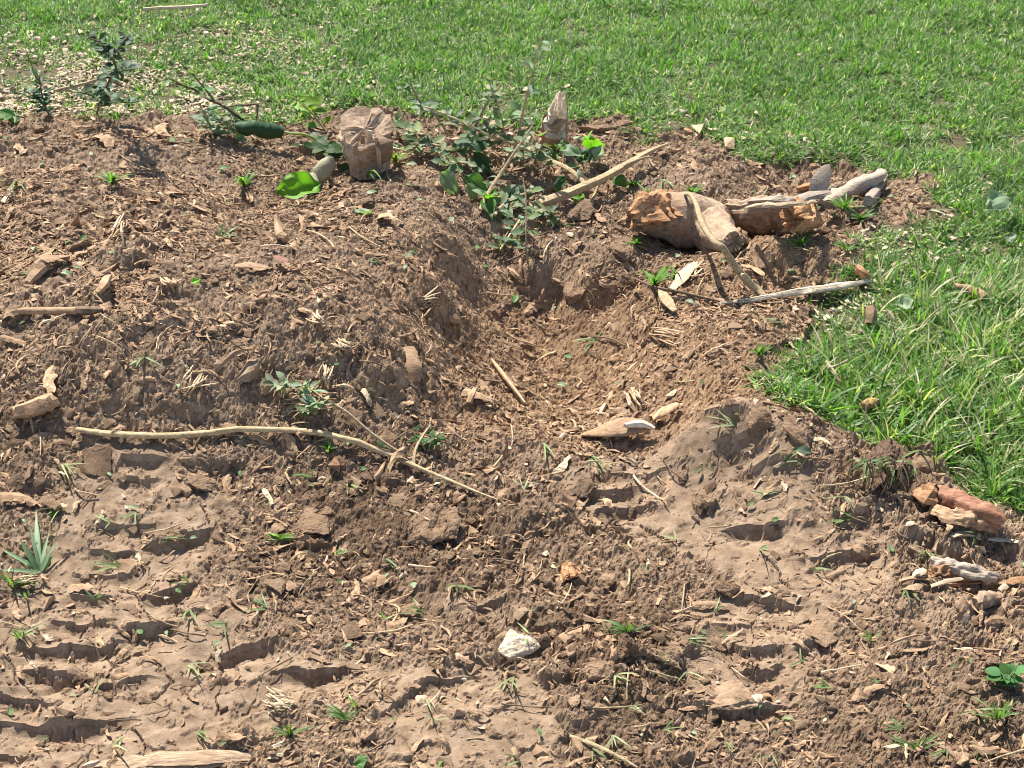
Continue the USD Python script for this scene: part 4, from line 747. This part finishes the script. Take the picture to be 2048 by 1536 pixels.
weed('bramble', 'leafy stems tumbled at the left side of the dirt capped stump', 'plant', (680, 320), [([(700, 330, .01), (680, 305, .04), (650, 295, .05)], [5, 4], 12), ([(720, 318, .03), (690, 300, .05), (665, 312, .03)], [5, 4], 12), ([(655, 300, .03), (630, 292, .03), (600, 290, .02)], [4, 3], 5)], 8, 26, (.045, .09, .032), 7, .55)
weed('leafy_branch', 'tangle of fallen leafy stems between the two stumps', 'plant', (1000, 360), [
 ([(1008, 330, .02), (1034, 278, .09), (1051, 202, .20), (1066, 145, .28), (1082, 72, .38)], [8, 7, 6, 4, 3], 12), ([(940, 310, .02), (946, 271, .06), (969, 216, .13), (1003, 168, .20)], [7, 6, 5, 3], 9), ([(960, 420, .01), (1000, 350, .06), (1035, 296, .11), (1066, 250, .16)], [8, 8, 6, 3], 7),
 ([(897, 271, .04), (873, 233, .09), (839, 202, .13), (819, 155, .20)], [7, 6, 5, 3], 14), ([(1100, 318, .02), (1030, 290, .06), (976, 271, .09), (908, 237, .12), (850, 213, .14)], [7, 7, 6, 4], 16), ([(1012, 285, .06), (990, 192, .18), (969, 151, .24)], [4, 3, 2], 7), ([(950, 292, .04), (1031, 240, .12), (1060, 224, .15)], [5, 4, 2], 6),
 ([(1056, 528, .005), (1052, 470, .05), (1052, 408, .09), (1046, 356, .12)], [4, 4, 4, 3], 4), ([(1078, 315, .03), (1133, 336, .04), (1170, 368, .02)], [9, 9, 8], 2), ([(870, 310, .02), (910, 300, .04), (950, 306, .03)], [6, 6, 4], 9), ([(880, 330, .02), (920, 325, .04), (950, 332, .03)], [5, 5, 4], 10),
 ([(830, 300, .01), (850, 285, .04), (880, 292, .04)], [5, 4], 14), ([(790, 245, .02), (820, 262, .05), (850, 270, .05)], [5, 4], 14), ([(1040, 440, .01), (1020, 470, .02), (1000, 500, .01)], [6, 5], 10), ([(990, 430, .02), (1020, 400, .04), (1080, 380, .04)], [6, 5], 12), ([(1075, 330, .03), (1072, 300, .08), (1066, 262, .12)], [4, 3], 9), ([(1060, 440, .01), (1085, 420, .03), (1110, 430, .02)], [5, 4], 10)], 10, 23, (.12, .175, .095), 8, .46)
weed('fallen_sprig', 'pale green leafy sprig lying above the long bent stick', 'twig', (600, 800), [([(645, 796, .03), (610, 775, .035), (575, 768, .03), (545, 772, .01)], [4, 3], 16), ([(640, 798, .03), (625, 812, .03), (610, 822, .02)], [3, 2], 14)], 10, 22, (.20, .26, .16), 9, .45)
weed('clover', 'clover like green seedling at the lower right edge', 'plant', (2012, 1362), [([(2012, 1372, .0), (2008, 1352, .02), (2006, 1338, .03)], [3, 2], 5), ([(2014, 1372, .0), (2020, 1354, .02), (2028, 1342, .03)], [3, 2], 5)], 5, 24, (.07, .17, .05), 10, .75)
weed('weed', 'small trampled weed beside the fork of the long bent stick', 'plant', (850, 900), [([(852, 905, .0), (840, 880, .02), (824, 862, .03)], [4, 3], 6), ([(855, 905, .0), (866, 880, .02), (880, 866, .03)], [4, 3], 5)], 6, 20, (.07, .14, .05), 11, .35)
weed('weed', 'bright backlit weed at the edge of the burdock and scoop', 'plant', (1110, 300), [([(1110, 312, .0), (1100, 298, .02), (1086, 290, .03)], [4, 3], 6), ([(1110, 312, .0), (1118, 296, .03), (1128, 292, .03)], [4, 3], 5)], 6, 20, MIDG, 12, .4)

# broad bladed weed: every blade a part
def blade_plant(name, label, cat, base, tips, wpx, c, group=None, arch=.45, root=None):
    loc = at(*base); t = thing(name, label, cat, loc, group)
    for k, (x, y, l) in enumerate(tips):
        b = loc + np.array([rnd.uniform(-1, 1), rnd.uniform(-1, 1), 0]) * .004; e = at(x, y, l)
        cc = np.array(c) * rnd.uniform(.75, 1.3)
        V, F = leaf_mesh(b, e, px2m(wpx, loc) * rnd.uniform(.7, 1.2), curl=arch * rnd.uniform(.3, 1), fold=.35, wave=.05, seed=k, nu=9, nv=3, shape=.55)
        obj('blade', shift((V, F), loc), M_GRASS, t, smooth=True, col=colour(len(V), cc))
    if root:
        v, f = lump(root, 3, .5); s = px2m(26, loc); obj('root_clump', (v * np.array([s, s * .9, s * .6]) - [0, 0, s * .1], f), M_ROOT, t)
    return t
M_ROOT = wood_material('dark_root_soil', [(.3, (.055, .034, .022)), (.6, (.13, .082, .052)), (.8, (.2, .13, .085))], (200, 200, 200), .8)
blade_plant('broad_bladed_weed', 'broad bladed green weed splayed over soil at the left edge', 'plant', (84, 1145), [(2, 1098, .012), (0, 1140, .006), (38, 1075, .02), (72, 1018, .012), (100, 1058, .015), (112, 1082, .02), (108, 1110, .012), (50, 1120, .012), (60, 1050, .02)], 11, (.16, .235, .14), arch=.12)
GT = [('bright dense grass tuft on the pit rim below the spindle log', (1308, 572), 78, 44, 24, (.09, .19, .03)), ('small bright grass tuft left of the spindle log', (1270, 492), 42, 26, 16, (.08, .18, .03)), ('grass tuft on the bank behind the spindle log', (1303, 400), 52, 32, 20, (.10, .20, .035)), ('smaller grass tuft on the bank left of the first', (1262, 372), 34, 24, 14, (.10, .20, .035)),
 ('grass tuft right of the bank behind the logs', (1380, 388), 36, 30, 14, (.09, .19, .03)), ('grass tuft leaning over the grey root end', (1690, 420), 66, 40, 20, (.11, .20, .04)), ('low dark rooted tuft below the grey root end', (1722, 440), 40, 40, 18, (.07, .14, .03)), ('grass tuft wedged between the two logs', (1482, 462), 44, 26, 14, (.08, .16, .035)),
 ('sod of pale grass with dark roots on the mound', (228, 366), 42, 44, 26, (.12, .20, .05)), ('grass tuft on the mound near the rolled leaf', (488, 372), 66, 30, 18, (.11, .19, .05)), ('dry grass tuft before the dirt capped stump', (790, 325), 46, 36, 20, (.17, .21, .06)), ('pale upright tuft at the far right soil', (1738, 1280), 40, 26, 12, (.20, .25, .12)),
 ('splayed pale grass clump at the right edge', (1995, 1438), 88, 60, 18, (.15, .22, .08)), ('straggling grass clump in the bottom right corner', (1830, 1500), 70, 60, 14, (.11, .17, .07)), ('dark tuft on the clod ridge above the white chunk', (1255, 1265), 42, 50, 18, (.09, .15, .05)), ('dusty grass clump by the left edge prints', (30, 1175), 66, 50, 16, (.12, .17, .07)),
 ('pale root and grass bunch at the left edge', (40, 1275), 50, 50, 14, (.20, .24, .12)), ('dry bent tuft near the half buried plank', (585, 1470), 64, 50, 18, (.14, .18, .08)), ('green tuft among the bottom lug prints', (690, 1440), 70, 44, 10, (.10, .18, .06)), ('upright grass tuft in the soil behind the heap', (1520, 712), 60, 26, 12, (.10, .18, .04)),
 ('dark tuft of grass below the long bent stick', (658, 905), 50, 22, 12, (.09, .15, .05)), ('grass tuft in the hollow below the ragged log', (1600, 490), 40, 36, 14, (.08, .16, .035)), ('short green tuft at the foot of the dirt capped stump', (735, 360), 26, 30, 12, (.12, .22, .04)), ('low moss green tuft beneath the broad flat clod', (562, 1078), 16, 30, 20, (.13, .22, .03)),
 ('sparse tuft right of the bright dense one', (1345, 560), 46, 26, 8, (.08, .16, .035)), ('thin tuft on the slope beyond the small soil pile', (1690, 500), 40, 36, 14, (.09, .17, .04))]
for k, (lab, (x, y), hpx, wpx, n, c) in enumerate(GT):
    tips = []
    p0 = at(x, y); hm = px2m(hpx, p0)
    for j in range(n):
        a = rnd.uniform(-1, 1); tips.append((x + a * wpx * 1.1, y + rnd.uniform(-.3, .25) * wpx - hpx * rnd.uniform(.1, .5), hm * rnd.uniform(.35, .95) * (1 - .5 * abs(a))))
    blade_plant('grass_tuft', lab, 'grass tuft', (x, y), tips, 5.0, c, arch=.3, root=300 + k if k in (6, 8, 14, 17) else None)
# the turf clod with hanging roots
t = slab_thing('turf_clod', 'torn turf clod with dark hanging roots at the lawn edge', 'turf', 1755, 940, 130, 76, M_ROOT, 260, .5, .45, 'root_mass', 5, .45, 0)
loc = at(1755, 940)
for j in range(26):
    x = rnd.uniform(1700, 1815); me, _ = limb([(x, 925 + rnd.uniform(-8, 8), .05), (x + rnd.uniform(-12, 12), 945, .035), (x + rnd.uniform(-20, 20), 975 + rnd.uniform(-10, 22), .008)], [3, 2.5, 1.5], n=4, m=6, rough=.1)
    obj('root', shift(me, loc), M_TWIG if j % 3 == 0 else M_DARKTWIG, t)
for j in range(24):
    x = rnd.uniform(1700, 1830); b = at(x, 928 + rnd.uniform(-12, 16), .04); e = at(x + rnd.uniform(-60, 60), 930 + rnd.uniform(-20, 50), rnd.uniform(.01, .06))
    V, F = leaf_mesh(b, e, px2m(5, b), curl=.3, fold=.3, nu=7, nv=3, shape=.55); obj('blade', shift((V, F), loc), M_GRASS, t, smooth=True, col=colour(len(V), np.array((.13, .18, .07)) * rnd.uniform(.6, 1.4)))

# ------------------------------------------------------------------ the many alike things: each its own, its label says where it lies
LAND = [(560, 862, 'the long bent stick'), (118, 622, 'the smooth brown stick'), (1040, 1300, 'the white wood chunk'), (1140, 1150, 'the orange bark chip'), (862, 1066, 'the big square clod'), (372, 1370, 'the wedge shaped clod'), (70, 1110, 'the broad bladed weed'),
 (345, 1512, 'the half buried plank'), (1925, 1015, 'the red brown log'), (1930, 1142, 'the grey topped log'), (1260, 855, 'the curled bark slab'), (822, 735, 'the upright bark chunk'), (1120, 610, 'the dark pit wall'), (1600, 582, 'the long pale splinter'), (1480, 530, 'the leaning stick'), (1365, 440, 'the spindle shaped log'),
 (228, 352, 'the sod on the mound'), (740, 290, 'the dirt capped stump'), (1110, 250, 'the snapped stump'), (600, 370, 'the bright rolled leaf'), (1490, 830, 'the spoil heap crest'), (600, 795, 'the pale leafy sprig'), (1510, 1290, 'the wide lug prints'), (240, 1200, 'the left row of lug prints'), (1220, 980, 'the paired lug prints'), (1755, 940, 'the torn turf clod'),
 (1760, 1270, 'the pale upright tuft'), (1000, 760, 'the thin pale root'), (560, 460, 'the curved brown rib'), (497, 747, 'the round dusty stone'), (900, 1400, 'the cracked earth patch'), (1990, 1430, 'the splayed grass clump'), (1000, 380, 'the leafy tangle'), (220, 150, 'the dark leaved sapling'), (1640, 365, 'the smooth grey slab'), (1400, 268, 'the stone pile'), (1940, 580, 'the curved stick in the grass'), (60, 815, 'the blunt log piece')]
LP = np.array([(a, b) for a, b, _ in LAND], float)
ORD = ['nearest', 'second nearest', 'third nearest', 'fourth nearest', 'fifth nearest', 'sixth nearest', 'seventh nearest', 'eighth nearest', 'ninth nearest', 'tenth nearest', 'eleventh nearest', 'twelfth nearest', 'thirteenth nearest', 'fourteenth nearest', 'fifteenth nearest', 'sixteenth nearest', 'seventeenth nearest']
def place_labels(items):
    """items: (px, py, description). A landmark, the side of it, and the rank by distance where several share these."""
    keys, dist = [], []
    for x, y, d in items:
        dd = np.hypot(LP[:, 0] - x, (LP[:, 1] - y) * 1.5); i = int(np.argmin(dd)); dx, dy = x - LP[i, 0], (y - LP[i, 1]) * 1.5
        keys.append((d, ('in front of' if dy > 0 else 'behind') if abs(dy) > abs(dx) else ('right of' if dx > 0 else 'left of'), LAND[i][2])); dist.append(dd[i])
    out = []
    for k, ke in enumerate(keys):
        same = sorted(j for j in range(len(keys)) if keys[j] == ke); same.sort(key=lambda j: dist[j])
        lab = f'{ke[0]} {ke[1]} {ke[2]}'
        if len(same) > 1: lab += f', {ORD[min(same.index(k), len(ORD) - 1)]}'
        out.append(lab)
    return out
def pick(n, seed, gap, weight):
    """n pixels in the picture, apart from each other, by a weight of the ground below"""
    g = np.random.default_rng(seed); cx, cy = g.uniform(6, 2042, 24000), g.uniform(180, 1530, 24000)
    q = hit_f(height, cx[:6000], cy[:6000]); w = weight(q[:, 0], q[:, 1], cx[:6000], cy[:6000]); keep = []
    for i in np.nonzero(g.random(6000) < np.clip(w, 0, 1))[0]:
        if all((cx[i] - cx[j])**2 + ((cy[i] - cy[j]) * 1.4)**2 < 0 or (cx[i] - cx[j])**2 + ((cy[i] - cy[j]) * 1.4)**2 > gap**2 for j in keep):
            keep.append(i)
            if len(keep) == n: break
    return cx[keep], cy[keep], q[keep]
dirt_w = lambda x, y: (1 - lawn_at(x, y))
g = np.random.default_rng(77)
def size_word(w, a, b): return 'small' if w < a else 'large' if w > b else 'mid sized'
# clods
cx, cy, q = pick(230, 501, 26, lambda x, y, a, b: dirt_w(x, y) * (.35 + .65 * raster(moist_m, x, y)) * (1 - .35 * raster(compact_m, x, y)) * (.35 + .65 * (b > 700)))
W = g.uniform(16, 30, len(cx)) + g.exponential(8, len(cx)).clip(0, 34); TH = g.uniform(.25, .75, len(cx))
labs = place_labels([(a, b, f"{size_word(w, 24, 38)} {'flat' if t < .42 else 'lumpy'} clod") for a, b, w, t in zip(cx, cy, W, TH)])
for k in range(len(cx)): slab_thing('soil_clod', labs[k], 'clod', cx[k], cy[k], W[k], W[k] * g.uniform(.5, .8), M_CLOD, 1000 + k, TH[k], .2, 'earth', 4 if W[k] > 26 else 3, .42)
# flakes and splinters of bark and wood
cx, cy, q = pick(290, 502, 20, lambda x, y, a, b: np.clip(dirt_w(x, y) * (.22 + .95 * raster(fibre_m, x, y) + .5 * (a > 1700) * (b > 1050)), 0, 1) * .9)
for_l, spec = [], []
for k in range(len(cx)):
    L = g.uniform(20, 36) + g.exponential(10); kind = g.choice(3, p=[.58, .35, .07]); w = g.uniform(.12, .4)
    spec.append((L, kind, w, g.uniform(0, 6.28), g.normal(.12, .25))); for_l.append((cx[k], cy[k], ('long ' if L > 42 else 'short ' if L < 30 else '') + ('thin ' if w < .2 else 'broad ' if w > .32 else '') + ['brown bark flake', 'tan wood fibre', 'pale wood splinter'][kind]))
labs = place_labels(for_l)
for k in range(len(cx)):
    L, kind, w, yaw, tilt = spec[k]; p = q[k]; s = px2m(L, p)
    v, f = splinter(2000 + k, 9, w, .05, 1.0)
    v = v + np.stack([0 * v[:, 0], nz(v, 6, k) * .06, nz(v, 7, k + 1) * .05], 1)
    v = v * s; c, sn = math.cos(tilt), math.sin(tilt); v = np.stack([v[:, 0] * c - v[:, 2] * sn, v[:, 1], v[:, 0] * sn + v[:, 2] * c], 1)
    c, sn = math.cos(yaw), math.sin(yaw); v = np.stack([v[:, 0] * c - v[:, 1] * sn, v[:, 0] * sn + v[:, 1] * c, v[:, 2]], 1)
    v = v @ trimesh.geometry.align_vectors([0, 0, 1], normal_at(p[0:1], p[1:2])[0])[:3, :3].T + [0, 0, .004 + s * abs(math.sin(tilt)) * .25]
    t = thing('wood_fragment', labs[k], 'wood fragment', p); obj('wood', (v, f), [M_FLAKE, M_FIBRE, M_PALE][kind], t)
# twigs and rootlets
cx, cy, q = pick(95, 503, 50, lambda x, y, a, b: dirt_w(x, y) * .8 + .05)
spec = []
for k in range(len(cx)):
    a, L = g.uniform(0, 6.28), g.uniform(40, 110); spec.append((a, L, g.uniform(2.2, 5), g.uniform(-.6, .6), g.choice(3)))
labs = place_labels([(cx[k], cy[k], f"{'long' if spec[k][1] > 78 else 'short'} {'straight' if abs(spec[k][3]) < .22 else 'bent'} {['pale', 'brown', 'tan'][spec[k][4]]} twig") for k in range(len(cx))])
for k in range(len(cx)):
    a, L, w, bend, c = spec[k]; pts = []
    for u in np.linspace(-.5, .5, 5):
        pts.append((cx[k] + math.cos(a) * L * u - math.sin(a) * L * bend * (.25 - u * u), cy[k] + (math.sin(a) * L * u + math.cos(a) * L * bend * (.25 - u * u)) * .6, .004 + .010 * (.25 - u * u) * 4 * g.random()))
    P = px_path(pts); (me) = tube(P, [px2m(w / 2, P[0])] * 2 + [px2m(w / 2, P[0]) * .9, px2m(w / 2, P[0]) * .8, px2m(w / 2, P[0]) * .5], n=6, m=14, rough=.2, seed=k)
    t = thing('twig', labs[k], 'twig', P[2]); obj('wood', shift(me, P[2]), [M_PALE, M_DARKTWIG, M_TWIG][c], t, smooth=60)
# loose grass sprigs torn out by the tracks
cx, cy, q = pick(80, 504, 50, lambda x, y, a, b: dirt_w(x, y) * np.clip(.15 + .85 * (b > 880) + .3 * (a > 1500), 0, 1))
spec = [(int(g.integers(2, 6)), g.uniform(34, 74), g.uniform(0, 6.28), g.random()) for _ in cx]
labs = place_labels([(cx[k], cy[k], f"{['two', 'three', 'four', 'five'][s[0] - 2]} bladed {'pale' if s[3] > .6 else 'green'} grass sprig") for k, s in enumerate(spec)])
for k, (n, L, a, pale) in enumerate(spec):
    col = (.27, .29, .17) if pale > .6 else (.16, .22, .10)
    tips = [(cx[k] + math.cos(a + d) * L * r, cy[k] + math.sin(a + d) * L * r * .6, .006 + .03 * g.random()**2) for d, r in zip(g.normal(0, .7, n), g.uniform(.5, 1, n))]
    blade_plant('grass_sprig', labs[k], 'grass sprig', (cx[k], cy[k], .003), tips, 4.2, col, arch=.15)
# small fallen leaves
cx, cy, q = pick(130, 505, 24, lambda x, y, a, b: np.where((a > 800) & (a < 1240) & (b < 560), 1.0, np.where(b < 620, .35, .14)) * (dirt_w(x, y) * .8 + .2))
spec = [(g.uniform(14, 26), g.uniform(0, 6.28), int(g.integers(3))) for _ in cx]
labs = place_labels([(cx[k], cy[k], f"small fallen {['green', 'grey green', 'dull olive'][s[2]]} leaf") for k, s in enumerate(spec)])
for k, (L, a, c) in enumerate(spec):
    p = q[k] + [0, 0, .006]; s = px2m(L, p); d = np.array([math.cos(a), math.sin(a), g.uniform(-.1, .3)]) * s
    t = thing('fallen_leaf', labs[k], 'leaf', p); leaf_part(t, p, p, p + d, s * g.uniform(.35, .6), [MIDG, PALEG, (.12, .13, .06)][c], 'blade', curl=g.uniform(-.2, .4), fold=.25, seed=k, nu=6, nv=5)
# bundles of shredded bark
for k, (x, y, w, h, lab) in enumerate([(610, 800, 90, 60, 'wide fan of straw fibre'), (240, 460, 60, 40, 'fan of pale straw fibre on the upper mound'), (340, 566, 70, 22, 'white shredded fibre tuft on the mound'), (385, 765, 80, 50, 'swirl of straw fibre above the long stick'), (650, 750, 46, 40, 'curled tan fibre bunch'), (690, 690, 60, 30, 'ribbed bundle of bark fibre near the pit rim'),
   (640, 640, 50, 34, 'shredded bark bunch on the mound crest'), (1390, 540, 50, 40, 'pale fibre bunch beside the leaning stick'), (460, 650, 50, 14, 'white fibre streak on the mound slope'), (1270, 800, 70, 36, 'brown fibre bundle by the curled slab'), (1330, 670, 70, 30, 'pale fibre bundle on the ridge beyond the pit'), (860, 600, 40, 40, 'fibre bunch hanging on the pit scarp'), (560, 1400, 60, 40, 'tan fibre bunch near the bottom tuft'), (50, 1156, 70, 14, 'straw coloured fibre beneath the broad bladed weed')]):
    loc = at(x, y); a0 = g.uniform(0, 3.1); t = thing('fibre_bundle', lab if len(lab.split()) > 3 else lab + ' on loose soil', 'bark fibre', loc)
    for j in range(11):
        a = a0 + g.normal(0, .3); u = g.uniform(-.4, .4); L = g.uniform(.35, .6)
        ox, oy = x + u * w * .5 * -math.sin(a0), y + u * h * math.cos(a0)
        me, _ = limb([(ox - math.cos(a) * w * L, oy - math.sin(a) * h * L, .006), (ox + g.normal(0, 3), oy + g.normal(0, 3), .014 + .01 * g.random()), (ox + math.cos(a) * w * L, oy + math.sin(a) * h * L, .006)], [2, 5, 2], n=5, m=7, flat=.5, seed=j)
        obj('strand', shift(me, loc), [M_FIBRE, M_PALE][int(g.random() < .5)], t)
